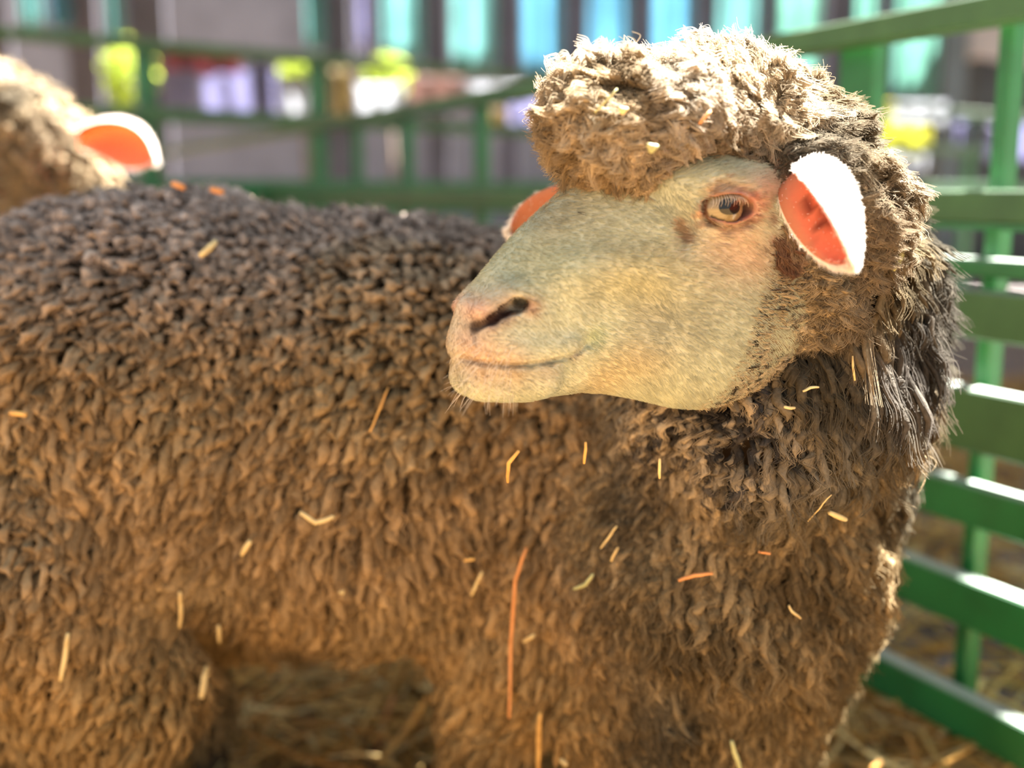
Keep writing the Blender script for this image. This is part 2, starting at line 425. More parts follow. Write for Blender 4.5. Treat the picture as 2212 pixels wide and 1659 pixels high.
def surface_nets(f, lo, hi, h):
    lo = np.asarray(lo, float); n = np.ceil((np.asarray(hi) - lo) / h).astype(int) + 1
    xs = (lo[0] + h * np.arange(n[0])).astype(np.float32); ys = (lo[1] + h * np.arange(n[1])).astype(np.float32); zs = (lo[2] + h * np.arange(n[2])).astype(np.float32)
    G = np.empty(n, np.float32); st = 24
    for i in range(0, n[0], st):
        G[i:i + st] = f((xs[i:i + st, None, None], ys[None, :, None], zs[None, None, :]))
    S = G < 0
    c = np.zeros(n - 1, np.int8)
    for a in (0, 1):
        for b in (0, 1):
            for d in (0, 1): c += S[a:n[0] - 1 + a, b:n[1] - 1 + b, d:n[2] - 1 + d]
    act = (c > 0) & (c < 8); idx = np.full(n - 1, -1, np.int64); I = np.argwhere(act); idx[act] = np.arange(len(I))
    acc = np.zeros((len(I), 3)); cnt = np.zeros(len(I))
    for ax in range(3):
        o = [q for q in range(3) if q != ax]
        for a in (0, 1):
            for b in (0, 1):
                e0 = I.copy(); e0[:, o[0]] += a; e0[:, o[1]] += b; e1 = e0.copy(); e1[:, ax] += 1
                g0 = G[tuple(e0.T)]; g1 = G[tuple(e1.T)]; m = (g0 < 0) != (g1 < 0)
                t = np.where(m, g0 / np.where(m, g0 - g1, 1), 0); p = e0.astype(float); p[:, ax] += t
                acc += p * m[:, None]; cnt += m
    V = acc / cnt[:, None] * h + lo; Fs = []
    for ax in range(3):
        o = [(ax + 1) % 3, (ax + 2) % 3]
        sl0 = [slice(None)] * 3; sl1 = [slice(None)] * 3; sl0[ax] = slice(0, -1); sl1[ax] = slice(1, None)
        d = S[tuple(sl0)] != S[tuple(sl1)]; E = np.argwhere(d); ins = S[tuple(E.T)]
        k = (E[:, o[0]] > 0) & (E[:, o[1]] > 0) & (E[:, o[0]] < n[o[0]] - 1) & (E[:, o[1]] < n[o[1]] - 1); E = E[k]; ins = ins[k]
        q = []
        for a, b in ((0, 0), (1, 0), (1, 1), (0, 1)):
            e = E.copy(); e[:, o[0]] -= a; e[:, o[1]] -= b; q.append(idx[tuple(e.T)])
        q = np.stack(q, 1); q = np.where(ins[:, None], q, q[:, ::-1]); Fs.append(q)
    return V, np.concatenate(Fs), (G, lo, h, n)
def grad(f, p, e=.002):
    p = p.astype(np.float64); g = []
    for a in range(3):
        d = np.zeros(3); d[a] = e
        q = p + d; r = p - d
        g.append(f((q[:, 0], q[:, 1], q[:, 2])) - f((r[:, 0], r[:, 1], r[:, 2])))
    g = np.stack(g, 1); return g / (np.linalg.norm(g, axis=1)[:, None] + 1e-12)
def lump(p, freq, seed, k=6):
    """smooth noise of unit size at points p"""
    r = np.random.default_rng(seed); s = np.zeros(len(p))
    for i in range(k):
        w = r.normal(size=3); w *= freq * (1 + .5 * i / k) / np.linalg.norm(w)
        s += np.sin(p @ w + r.random() * 6.28)
    return s / math.sqrt(k / 2)
def sstep(a, b, x):
    t = np.clip((x - a) / (b - a), 0, 1); return t * t * (3 - 2 * t)

# ------------------------------------------------------------------ the head (its own frame: nose +x, near side +w, up +z)
TH = math.radians(24)
HO = P(1690, 450, .93)
HN = np.array([-math.cos(TH), -math.sin(TH), 0]); HL = np.array([math.sin(TH), -math.cos(TH), 0]); HZ = np.array([0, 0, 1.0])
def h2w(p): p = np.asarray(p, float); return HO + p[..., 0:1] * HN + p[..., 1:2] * HL + p[..., 2:3] * HZ
def w2h(p): q = np.asarray(p, float) - HO; return np.stack([q @ HN, q @ HL, q @ HZ], -1)
def Hpx(px, py, w=0.0):
    d = ray(px, py); w = np.asarray(w, float)
    t = ((HO - CAM) @ HL + w) / (d @ HL)
    return w2h(CAM + d * t[..., None])
TOP = [(995, 706), (1004, 660), (1012, 628), (1040, 583), (1075, 540), (1110, 500), (1150, 459), (1190, 424), (1250, 370), (1330, 300), (1420, 232), (1520, 190), (1620, 196), (1700, 240), (1760, 310), (1810, 420)]
BOT = [(996, 770), (1004, 792), (1014, 818), (1040, 840), (1080, 858), (1130, 866), (1190, 855), (1250, 846), (1300, 848), (1360, 856), (1430, 866), (1490, 868), (1560, 850), (1630, 810), (1710, 730), (1800, 600)]
TOPh = Hpx(*np.array(TOP).T, -.010); BOTh = Hpx(*np.array(BOT).T, .004)
front = Hpx(990, 737, -.008)
def sx(a): i = np.argsort(a[:, 0]); return a[i, 0], a[i, 2]
tX, tZ = sx(np.vstack([TOPh, front[None]])); bX, bZ = sx(np.vstack([BOTh, front[None]]))
WPX = [(990, .004), (994, .014), (1001, .023), (1012, .030), (1050, .035), (1120, .037), (1200, .037), (1300, .041), (1400, .051), (1500, .062), (1580, .069), (1660, .072), (1740, .068), (1800, .05), (1830, .01)]
wX = np.array([Hpx(a, 600, 0.)[0] for a, _ in WPX])[::-1]; wW = np.array([b for _, b in WPX])[::-1]
def head_base(p):
    x, w, z = p
    shp = np.shape(x)
    xf = np.asarray(x, float)
    zt = np.interp(xf, tX, tZ); zb = np.interp(xf, bX, bZ); W = np.interp(xf, wX, wW)
    zc = (zt + zb) / 2; h = np.maximum((zt - zb) / 2, .003)
    q = np.clip((z - zb) / (2 * h), 0, 1)
    jaw = sstep(.0, .55, q)
    back = sstep(.20, .08, xf)            # 1 at the cheek, 0 at the muzzle
    low = .70 + .18 * back
    prof = (low + (1 - low) * jaw) * (1 - .26 * sstep(.62, 1.0, q) * sstep(.30, .20, xf) - .10 * sstep(.6, 1, q))
    Wl = W * prof
    ph = 2.35
    k = (np.abs(w / Wl) ** ph + np.abs((z - zc) / h) ** ph + 1e-9) ** (1 / ph)
    d = (k - 1) * np.minimum(Wl, h)
    end = np.maximum(xf - front[0], -.085 - xf)
    return np.maximum(d, end)
def mirror(p): return p[0], np.abs(p[1]), p[2]
def head_soft(p):
    q = mirror(p); d = head_base(q)
    for (ax, ay), rr in (((1326, 262), (.033, .040, .026)), ((1440, 268), (.045, .050, .026)), ((1560, 248), (.042, .052, .022))):
        c = Hpx(ax, ay, 0.); d = smin(d, ell(q, (c[0], 0, c[2]), rr), .014)     # the puffed poll under the cap of wool
    e = Hpx(1585, 446, .060)
    d = smin(d, ell(q, (e[0] - .002, .050, e[2] + .004), (.032, .024, .025)), .022)   # orbit
    b = Hpx(1560, 395, .060); d = smin(d, ell(q, (b[0], .045, b[2]), (.035, .022, .014)), .02)   # brow
    m = Hpx(1560, 680, .06); d = smin(d, ell(q, (m[0], .040, m[2]), (.055, .030, .060)), .03)  # cheek muscle
    c0 = Hpx(1400, 590, .05); c1 = Hpx(1250, 600, .04)
    d = smin(d, cone(q, (c0[0], .034, c0[2]), (c1[0], .026, c1[2]), .012, .010), .02)   # facial crest
    n0 = Hpx(1035, 668, .02); n1 = Hpx(1118, 640, .035)
    d = smin(d, cone(q, (n0[0]-.004, .021, n0[2]-.002), (n1[0], .028, n1[2]), .0080, .0070), .013)    # wing of the nostril
    l0 = Hpx(1010, 752, .018); l1 = Hpx(1120, 765, .03); l2 = Hpx(1235, 745, .035)
    d = smin(d, cone(q, (l0[0]-.012, .010, l0[2]), (l1[0], .024, l1[2]), .010, .010), .016)   # upper lip
    d = smin(d, cone(q, (l1[0], .024, l1[2]), (l2[0], .030, l2[2]), .011, .007), .012)
    e0 = Hpx(1022, 672, 0); e2_ = Hpx(1008, 742, 0)
    d = smin(d, cone(q, (e0[0], 0, e0[2]), (e2_[0], 0, e2_[2]), .013, .013), .012)
    g0 = Hpx(1050, 822, .02); g1 = Hpx(1180, 815, .03)
    d = smin(d, cone(q, (g0[0], .010, g0[2]), (g1[0], .019, g1[2]), .016, .015), .012)   # lower lip and chin
    return d
def surf(px, py, f=None, lo=-.02, hi=.13):
    """where the pixel's ray meets the head, in head coordinates"""
    f = f or head_soft
    px = np.atleast_1d(np.asarray(px, float)); py = np.atleast_1d(np.asarray(py, float))
    ws = np.linspace(hi, lo, 140); out = np.empty((len(px), 3))
    H = Hpx(px[:, None], py[:, None], np.broadcast_to(ws, (len(px), len(ws))))
    d = f((H[..., 0], H[..., 1], H[..., 2])); k = np.argmax(d < 0, axis=1)
    k = np.where((d < 0).any(1), k, len(ws) - 1)
    return H[np.arange(len(px)), k]
def sp1(px, py): return surf(px, py)[0]
NOS = surf([1034, 1068, 1092, 1116, 1136], [708, 690, 672, 661, 656])
MOU = surf([1000, 1045, 1092, 1146, 1190, 1228, 1254, 1272], [774, 785, 790, 789, 782, 772, 758, 744])
EYE = sp1(1577, 449); EYEC = EYE + np.array([0, -.0125, 0])   # ball centre below the lids
EN = grad(head_soft, EYE[None])[0]
TEAR = sp1(1478, 500)
def eye2(q):
    """distance to the lid opening, drawn on the side of the head"""
    # local axes of the opening in x,z; leaning like the photo's
    dx = (q[0] - EYE[0]); dz = (q[2] - EYE[2]); a = math.radians(2)
    u = dx * math.cos(a) + dz * math.sin(a); v = -dx * math.sin(a) + dz * math.cos(a)
    hh = .0098 * np.clip(1 - (np.abs(u) / .0215) ** 2.0, .0, 1) ** .75
    return np.maximum(np.abs(v) - hh, np.abs(u) - .0200) , u, v
def head_f(p):
    q = mirror(p); d = head_soft(p)
    # eye: a swelling of the lids round the ball, then the opening
    ball = np.sqrt((q[0] - EYEC[0]) ** 2 + (q[1] - EYEC[1]) ** 2 + (q[2] - EYEC[2]) ** 2)
    d = smin(d, ball - .0172, .009)
    o, u, v = eye2(q)
    lid = np.sqrt(np.maximum(o - .0016, -1) ** 2 + np.minimum(0, 0)) 
    shell = np.maximum(np.abs(ball - .0172) - .0012, np.abs(o - .0022) - .0020)
    d = smin(d, shell, .002)
    hole = np.maximum(o, .0 - (q[1] - EYEC[1]))
    d = smax(d, -np.maximum(hole, ball - .024), .0012)
    # crease above the upper lid and under the lower
    for a, b, c in (((1518, 425), (1560, 398), 0), ((1560, 398), (1622, 412), 0), ((1520, 474), (1570, 494), 1), ((1570, 494), (1618, 484), 1)):
        A = CREASE[a]; B = CREASE[b]
        d = smax(d, -cone(q, A, B, .0011, .0011), .006)
    # nostril
    r = [.0016, .0026, .0035, .0042, .0036]
    for i in range(4):
        a = NOS[i] + [0, -.0015, 0]; b = NOS[i + 1] + [0, -.0015 - .0018 * i, 0]
        d = smax(d, -cone(q, a, b, r[i], r[i + 1], (1, 1.6, 1)), .0035)
    a = NOS[3]; d = smax(d, -cone(q, a, a + [-.012, -.018, .002], .0050, .005), .004)
    # mouth
    for i in range(len(MOU) - 1):
        a, b = MOU[i], MOU[i + 1]
        d = smax(d, -cone(q, a, b, .0019, .0019, (1, 2.6, 1)), .003)
    a = MOU[-1]; d = smax(d, -ell(q, a + [-.002, .002, .001], (.005, .005, .006)), .006)
    # tear pit
    d = smax(d, -ell(q, TEAR + [0, .002, 0], (.0045, .0045, .0085)), .009)
    # hollow between cheek and muzzle
    a = sp1(1330, 680); d = smax(d, -ell(q, a + [0, .013, 0], (.030, .016, .022)), .02)
    return d
CREASE = {k: surf([k[0]], [k[1]])[0] for k in ((1518, 425), (1560, 398), (1622, 412), (1520, 474), (1570, 494), (1618, 484))}
HVl, HF, _ = surface_nets(head_f, (-.10, -.105, -.20), (.345, .105, .13), .0018)

# where wool grows on the head, drawn from the near side
WOOL_EDGE = np.array([(1130, 60), (1165, 452), (1200, 424), (1240, 392), (1300, 376), (1345, 392), (1368, 420), (1392, 402), (1420, 365), (1500, 338), (1560, 318), (1620, 326), (1662, 350), (1692, 400), (1690, 470), (1668, 540), (1648, 600), (1622, 700), (1600, 780), (1560, 845), (1495, 884), (1420, 880), (1330, 868), (1290, 930), (1290, 1100), (2300, 1100), (2300, 0), (1130, 0)], float)
def signed_poly(x, y, poly):
    x1, y1 = poly[:, 0], poly[:, 1]; x2, y2 = np.roll(x1, -1), np.roll(y1, -1); best = np.full(x.shape, 1e9); ins = np.zeros(x.shape, bool)
    for a, b, c, d in zip(x1, y1, x2, y2):
        L = (c - a) ** 2 + (d - b) ** 2; t = np.clip(((x - a) * (c - a) + (y - b) * (d - b)) / L, 0, 1)
        best = np.minimum(best, np.hypot(x - a - t * (c - a), y - b - t * (d - b)))
        k = ((b > y) != (d > y)) & (x < (c - a) * (y - b) / (d - b + 1e-12) + a); ins ^= k
    return np.where(ins, best, -best)
def near_px(Vl):
    q = Vl.copy(); q[:, 1] = np.abs(q[:, 1]); x, y = proj(h2w(q)); return x, y
def wool_depth(Vl):
    """pixels inside the woolly part of the head (negative on the bare face)"""
    x, y = near_px(Vl); return signed_poly(x, y, WOOL_EDGE)
SPOTS = [  # px, py, radius px, colour, amount
    (1030, 668, 34, (.78, .45, .33), .75), (1010, 735, 36, (.80, .50, .36), .6), (1100, 645, 30, (.72, .42, .30), .5), (1146, 660, 22, (.50, .22, .13), .8),
    (1095, 682, 22, (.30, .17, .13), .7), (1060, 700, 16, (.40, .22, .18), .6), (1040, 770, 34, (.80, .52, .34), .55), (1100, 772, 34, (.80, .55, .36), .45),
    (1040, 805, 36, (.66, .44, .26), .6), (1110, 806, 38, (.64, .43, .25), .5), (1180, 798, 30, (.58, .40, .26), .45), (1245, 765, 16, (.35, .25, .22), .55),
    (1290, 728, 26, (.42, .60, .40), .5), (1200, 560, 70, (.62, .66, .44), .6), (1110, 600, 46, (.50, .54, .38), .6), (1130, 540, 46, (.52, .54, .36), .6), (1170, 470, 50, (.46, .44, .32), .6), (1240, 430, 50, (.50, .48, .34), .5),
    (1330, 560, 46, (.60, .60, .40), .4), (1420, 560, 40, (.56, .54, .34), .4), (1360, 600, 60, (.58, .56, .34), .5), (1430, 690, 46, (.60, .55, .40), .4),
    (1380, 770, 50, (.78, .62, .34), .5), (1300, 820, 50, (.82, .62, .30), .5), (1480, 610, 60, (.72, .68, .42), .5),
    (1480, 500, 17, (.28, .17, .09), .95), (1466, 484, 14, (.42, .27, .15), .7), (1487, 515, 12, (.24, .14, .08), .8),
    (1530, 481, 10, (.06, .06, .05), 1.), (1505, 464, 8, (.62, .34, .18), .7), (1512, 485, 8, (.60, .36, .2), .6),
    (1540, 412, 16, (.66, .36, .22), .7), (1570, 404, 16, (.68, .40, .26), .6), (1600, 418, 18, (.70, .40, .30), .7), (1628, 424, 12, (.60, .24, .16), .8), (1640, 440, 18, (.76, .48, .36), .7),
    (1560, 488, 16, (.60, .34, .18), .7), (1590, 494, 16, (.60, .34, .2), .6), (1617, 478, 12, (.22, .10, .08), .8), (1630, 466, 12, (.50, .26, .18), .6), (1528, 452, 10, (.30, .14, .09), .8),
    (1600, 540, 60, (.82, .62, .44), .6), (1545, 530, 50, (.80, .64, .46), .5), (1640, 560, 40, (.78, .56, .38), .5), (1640, 400, 30, (.74, .60, .46), .5),
    (1250, 460, 3.5, (.05, .04, .03), 1.), (1572, 380, 5, (.45, .28, .16), .7), (1550, 390, 4, (.4, .26, .15), .7), (1568, 512, 4, (.4, .3, .2), .6),
    (1668, 470, 16, (.30, .13, .08), .8), (1672, 520, 18, (.34, .15, .09), .8), (1690, 560, 22, (.34, .17, .10), .7), (1700, 520, 24, (.45, .20, .13), .8), (1650, 540, 9, (.1, .05, .03), .6)]
SPX = surf([s[0] for s in SPOTS], [s[1] for s in SPOTS], head_soft)
FACE_K = .62
def face_colour(Vl):
    q = Vl.copy(); q[:, 1] = np.abs(q[:, 1])
    c = np.tile(np.array([.67, .71, .54]), (len(q), 1))  # even cream base with green bounced light tinted in
    c *= (1 + .05 * lump(q, 60, 3) + .05 * lump(q, 160, 4))[:, None]
    for (px, py, r, col, am), s in zip(SPOTS, SPX):
        rr = r / 2600.0; d = np.linalg.norm((q - s) * [1, .3, 1], axis=1) / rr
        k = am * (np.exp(-d ** 2 * 1.1) if r > 14 else sstep(1.25, .75, d))
        c = c * (1 - k[:, None]) + np.array(col) * k[:, None]
    o, u, v = eye2((q[:, 0], q[:, 1], q[:, 2]))
    k = sstep(.0042, .0008, np.abs(o)) * (np.abs(q[:, 1] - EYE[1]) < .02)
    c = c * (1 - .8 * k[:, None]) + np.array([.33, .13, .09]) * .8 * k[:, None]
    # inside of the nostril, its shade put into the colour, and the mouth line
    for arr, rr, cc in ((NOS + [0, -.004, 0], .0080, (.035, .014, .012)), (MOU, .0030, (.26, .16, .12))):
        for a, b in zip(arr[:-1], arr[1:]):
            dd = cone((q[:, 0], q[:, 1], q[:, 2]), a, b, 0, 0); k = sstep(rr, rr * .45, dd) * .85
            c = c * (1 - k[:, None]) + np.array(cc) * k[:, None]
    return np.clip(c * FACE_K, .01, .95)

# ------------------------------------------------------------------ the big sheep's trunk, neck and legs
def pt(px, py, y): return P(px, py, y)
NECK = [(pt(1580, 430, 1.02), .066), (pt(1625, 570, 1.05), .094), (pt(1680, 740, 1.07), .114), (pt(1612, 960, 1.09), .122), (pt(1535, 1180, 1.12), .146), (pt(1450, 1400, 1.16), .152)]
def trunk_f(p):
    x, y, z = p
    d = None
    for (a, ra), (b, rb) in zip(NECK[:-1], NECK[1:]):
        e = cone(p, a, b, ra, rb); d = e if d is None else smin(d, e, .04)
    d = smin(d, cone(p, pt(1725, 560, .965), pt(1640, 850, .995), .068, .102), .035)   # throat behind the jaw
    d = smin(d, ell(p, (.11, 1.27, .50), (.20, .18, .25)), .07)         # shoulder
    d = smin(d, cone(p, (.14, 1.30, .53), (-.16, 1.30, .53), .195, .232, (1, .98, 1.0)), .08)  # barrel
    d = smin(d, cone(p, (-.16, 1.30, .54), (-.52, 1.31, .56), .235, .215, (1, .98, 1.0)), .05)
    d = smin(d, ell(p, (-.41, 1.31, .60), (.22, .20, .208)), .06)
    d = smin(d, cone(p, (-.40, 1.26, .55), (-.55, 1.27, .45), .20, .15), .06)  # haunch
    d = smin(d, cone(p, (.0, 1.2, .34), (-.02, 1.19, .2), .085, .05), .05)      # near fore leg
    d = smin(d, cone(p, (-.02, 1.19, .2), (-.02, 1.2, .035), .036, .026), .02)
    d = smin(d, cone(p, (.14, 1.36, .34), (.15, 1.37, .2), .085, .05), .05)     # far fore leg
    d = smin(d, cone(p, (.15, 1.37, .2), (.15, 1.38, .035), .036, .026), .02)
    for dx, dy in ((-.02, -.02), (.09, .26)):
        k0 = (-.47 + dx, 1.16 + dy, .42); k1 = (-.41 + dx, 1.15 + dy, .30); k2 = (-.53 + dx, 1.16 + dy, .235); k3 = (-.50 + dx, 1.15 + dy, .035)
        d = smin(d, cone(p, k0, k1, .12, .075), .05); d = smin(d, cone(p, k1, k2, .07, .032), .03); d = smin(d, cone(p, k2, k3, .030, .025), .015)
    d = smin(d, cone(p, (-.70, 1.31, .66), (-.745, 1.31, .48), .03, .02), .03)  # tail
    return d
TV, TF, _ = surface_nets(trunk_f, (-.80, .82, .0), (.50, 1.62, .90), .008)
# hooves
def hoof_mesh(c, s=1.0):
    m = MB()
    for o in (-.011, .011):
        vs = []; prof = [(0, .0, .014, .030), (0, .02, .013, .026), (0, .045, .011, .02)]
        for _, zz, w, l in prof:
            for j in range(12):
                t = j / 12 * 6.283; vs.append((c[0] + math.cos(t) * l * (1.1 if math.cos(t) > 0 else .8), c[1] + o + math.sin(t) * w * .8, zz + .001))
        fs = [(i * 12 + j, i * 12 + (j + 1) % 12, (i + 1) * 12 + (j + 1) % 12, (i + 1) * 12 + j) for i in range(2) for j in range(12)] + [tuple(range(11, -1, -1)), tuple(range(24, 36))]
        m.add(vs, fs)
    return m
M_hoof = simple('hoof_horn', (.12, .09, .06), None, 20, .6)

# ------------------------------------------------------------------ wool
def sample(V, F, n, g):
    a, b, c, d = (V[F[:, i]] for i in range(4))
    ar = np.linalg.norm(np.cross(c - a, d - b), axis=1) / 2; cum = np.cumsum(ar); k = np.searchsorted(cum, g.random(n) * cum[-1])
    k = np.minimum(k, len(F) - 1); u = g.random((n, 1)); v = g.random((n, 1))
    return a[k] * (1 - u) * (1 - v) + b[k] * u * (1 - v) + c[k] * u * v + d[k] * (1 - u) * v, cum[-1]
def thin(p, size):
    """keep one point a cell; size is the cell's edge, one for each point"""
    keep = np.ones(len(p), bool)
    key = np.floor(p / size[:, None]).astype(np.int64)
    h = key[:, 0] * 73856093 ^ key[:, 1] * 19349663 ^ key[:, 2] * 83492791 ^ (size * 1e5).astype(np.int64) * 2654435
    _, i = np.unique(h, return_index=True); keep[:] = False; keep[i] = True
    return keep
def unit(v): return v / (np.linalg.norm(v, axis=1)[:, None] + 1e-12)
def locks(root, nrm, flow, L, R, curl, lift, K, g):
    """centre lines of the locks: (n,K,3), and two side vectors"""
    n = len(root); t = np.linspace(0, 1, K); c = np.empty((n, K, 3)); c[:, 0] = root - nrm * .004
    for k in range(1, K):
        tt = t[k]; d = unit(nrm * (lift * (1.15 - tt))[:, None] + flow * (.25 + 1.1 * tt * (1.3 - lift))[:, None])
        c[:, k] = c[:, k - 1] + d * (L / (K - 1))[:, None]
    s = unit(np.cross(nrm, flow + g.normal(size=(n, 3)) * .15)); b = unit(np.cross(flow, s) + nrm * .3)
    ph = g.random(n) * 6.28; tw = 1.0 + g.random(n) * 1.4; sg = np.sign(g.random(n) - .5)
    for k in range(K):
        a = ph + sg * tw * 6.28 * t[k]; am = curl * t[k]
        c[:, k] += s * (np.cos(a) * am)[:, None] + b * (np.sin(a) * am)[:, None]
    return c, s, b
def lock_mesh(name, c, s, b, R, col, mat, parent, g, m=6, flat=.7):
    n, K, _ = c.shape; t = np.linspace(0, 1, K)
    prof = (.55 + .75 * t) * np.sqrt(np.clip(1 - t ** 3.2, .0, 1)); prof[-1] = .08
    ang = np.linspace(0, 2 * math.pi, m, endpoint=False)
    rr = R[:, None, None] * prof[None, :, None] * (1 + .28 * g.normal(size=(n, K, m)).clip(-1.6, 1.6))
    V = c[:, :, None, :] + s[:, None, None, :] * (rr * np.cos(ang))[..., None] + b[:, None, None, :] * (rr * np.sin(ang) * flat)[..., None]
    base = (np.arange(n) * K * m)[:, None, None]; k = np.arange(K - 1)[None, :, None] * m; j = np.arange(m)[None, None, :]; j2 = (j + 1) % m
    F = np.stack([base + k + j, base + k + j2, base + k + m + j2, base + k + m + j], -1).reshape(-1, 4)
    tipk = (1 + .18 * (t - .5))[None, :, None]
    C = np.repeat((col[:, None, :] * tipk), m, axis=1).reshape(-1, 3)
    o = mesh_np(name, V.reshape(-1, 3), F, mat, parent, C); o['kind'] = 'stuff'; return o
def lock_fibres(name, c, s, b, R, L, col, nf, rad, crimp, mat, parent, g, over=1.12, spread=1.15, wild=.10):
    """nf fibres for each lock, crimped together and lying round its core"""
    n, K, _ = c.shape; K2 = 9; t = np.linspace(0, 1, K2)
    ci = np.empty((n, K2, 3)); tk = np.linspace(0, 1, K)
    tt = np.clip(t * over, 0, None); i0 = np.minimum((tt * (K - 1)).astype(int), K - 2); fr = tt * (K - 1) - i0
    ci = c[:, i0] + (c[:, i0 + 1] - c[:, i0]) * fr[None, :, None]
    idx = np.repeat(np.arange(n), nf); N = len(idx)
    a = g.random(N) * 6.28; q = np.sqrt(g.random(N)) * spread
    prof = (.55 + .75 * t) * np.sqrt(np.clip(1 - .75 * t ** 3, 0, 1))
    off = (R[idx] * q)[:, None] * prof[None]
    ph = (g.random(n) * 6.28)[idx] + g.normal(size=N) * .5; fq = (L[idx] / .0065)
    wave = np.sin(ph[:, None] + fq[:, None] * t[None] * 3.1) * (crimp[idx] * R[idx])[:, None] * np.minimum(t * 3, 1)[None]
    wx = g.normal(size=(N, 1)) * wild * t[None] * L[idx][:, None]; wy = g.normal(size=(N, 1)) * wild * t[None] * L[idx][:, None]
    S = s[idx][:, None]; B = b[idx][:, None]
    pts = ci[idx] + S * (off * np.cos(a)[:, None] + wave + wx)[..., None] + B * (off * np.sin(a)[:, None] * .8 + wave * .5 + wy)[..., None]
    rd = rad[idx][:, None] * (1 - .55 * t[None] ** 2)
    cc = col[idx] * (1 + .16 * g.normal(size=(N, 1))).clip(.5, 1.6)
    o = hair_np(name, pts, rd, np.clip(cc, .01, .95), mat, parent); o['kind'] = 'stuff'; return o

def mixc(a, b, k): return a * (1 - k[:, None]) + np.asarray(b) * k[:, None]
def head_roots(Vl, Fh, n, g, f=head_soft):
    p, _ = sample(Vl, Fh, n, g); wd = wool_depth(p); k = wd > -6; p = p[k]; wd = wd[k]
    nr = grad(lambda q: f(mirror(q)), p); return p, nr, wd

def grow_fleece(sheep, frame, g, main=True):
    """frame: (to world, rotate) for the head's own frame; trunk roots are world already"""
    h2, rot = frame
    # --- head
    p, nr, wd = head_roots(HVl, HF, 60000 if main else 14000, g)
    size = np.interp(wd, [0, 25, 90, 160], [.0034, .0042, .0058, .0066]) * (1 if main else 1.7)
    k = thin(p, size); p, nr, wd, size = p[k], nr[k], wd[k], size[k]
    p = p + nr * ((lump(p, 75, 71) * .0042 + lump(p, 150, 72) * .0028) * sstep(20, 110, wd))[:, None]
    W = h2(p); Nw = rot(nr); x, y = near_px(p)
    top = sstep(0, .03, p[:, 2] - .02) * sstep(700, 350, y) * sstep(1760, 1640, x)
    # the cap: thick over the forehead and crown; the cheek edge short
    cheek = sstep(330, 480, y) * sstep(1900, 1640, x)
    Lm = np.interp(wd, [-6, 0, 22, 70, 140, 260], [.004, .006, .014, .028, .034, .036])
    Lc = np.interp(wd, [-6, 0, 40, 110, 190, 300], [.003, .004, .005, .008, .016, .034])
    fore = sstep(1500, 1400, x) * sstep(500, 470, y)
    Lm = Lm * (1 - fore) + fore * np.interp(wd, [-6, 0, 14, 60], [.005, .012, .024, .030])
    L = Lm * (1 - cheek) + Lc * cheek
    L *= 1 + .22 * g.normal(size=len(L)).clip(-1.5, 2)
    R = size * (.62 + .25 * g.random(len(L)))
    fl = np.tile(np.array([[.95, 0, -.35]]), (len(p), 1)) * top[:, None] + np.array([[-.25, 0, -1.0]]) * (1 - top[:, None])
    fl += np.stack([lump(p, 40, s) for s in (11, 12, 13)], 1) * .38
    fl = rot(fl); fl = unit(fl - Nw * np.sum(fl * Nw, 1)[:, None] + 1e-6)
    curl = R * (.45 + .8 * g.random(len(L)))
    cream = np.array([.37, .30, .205]); c = np.tile(cream, (len(p), 1))
    c = mixc(c, (.37, .32, .25), .5 + .5 * np.clip(lump(p, 50, 21), -1, 1))
    c = mixc(c, (.19, .135, .07), sstep(.1, 1.2, lump(p, 70, 22)) * .7)
    dark = sstep(1500, 1600, x) * sstep(470, 390, y) * sstep(220, 290, y) * sstep(1900, 1780, x)
    c = mixc(c, (.05, .045, .035), dark * .85)
    c = mixc(c, (.16, .13, .09), sstep(1700, 1800, x) * .6)
    spk = cheek * (g.random(len(p)) < .30) * (wd < 190) * (wd > 8)
    ch = mixc(np.tile(np.array([.42, .34, .20]), (len(p), 1)), (.50, .43, .29), g.random(len(p)))
    c = mixc(c, np.zeros(3), cheek * 0); c = c * (1 - (cheek * .8)[:, None]) + ch * (cheek * .8)[:, None]
    c = mixc(c, (.16, .125, .085), sstep(1720, 1830, x) * sstep(360, 430, y) * .85)
    c = mixc(c, (.24, .19, .12), sstep(80, 220, wd) * cheek * .6)
    c = mixc(c, (.045, .038, .03), spk * .95)
    red = np.exp(-(((x - 1680) / 45) ** 2 + ((y - 520) / 70) ** 2)); c = mixc(c, (.11, .045, .028), red * .9)
    rk = (np.exp(-(((x - 1684) / 26) ** 2 + ((y - 470) / 60) ** 2)) > .45) & (g.random(len(p)) < .6); L[rk] = .026 * (1 + .3 * g.random(rk.sum())); R[rk] *= .55
    c *= (1 + .16 * g.normal(size=len(p)).clip(-2, 2))[:, None]
    c *= .98
    HR = dict(root=W, n=Nw, fl=fl, L=L, R=R, curl=curl, lift=np.where(cheek > .5, .35, .95), c=c.clip(.02, .9), near=np.ones(len(p)))
    return HR
def join(ds): return {k: np.concatenate([d[k] for d in ds]) for k in ds[0]}

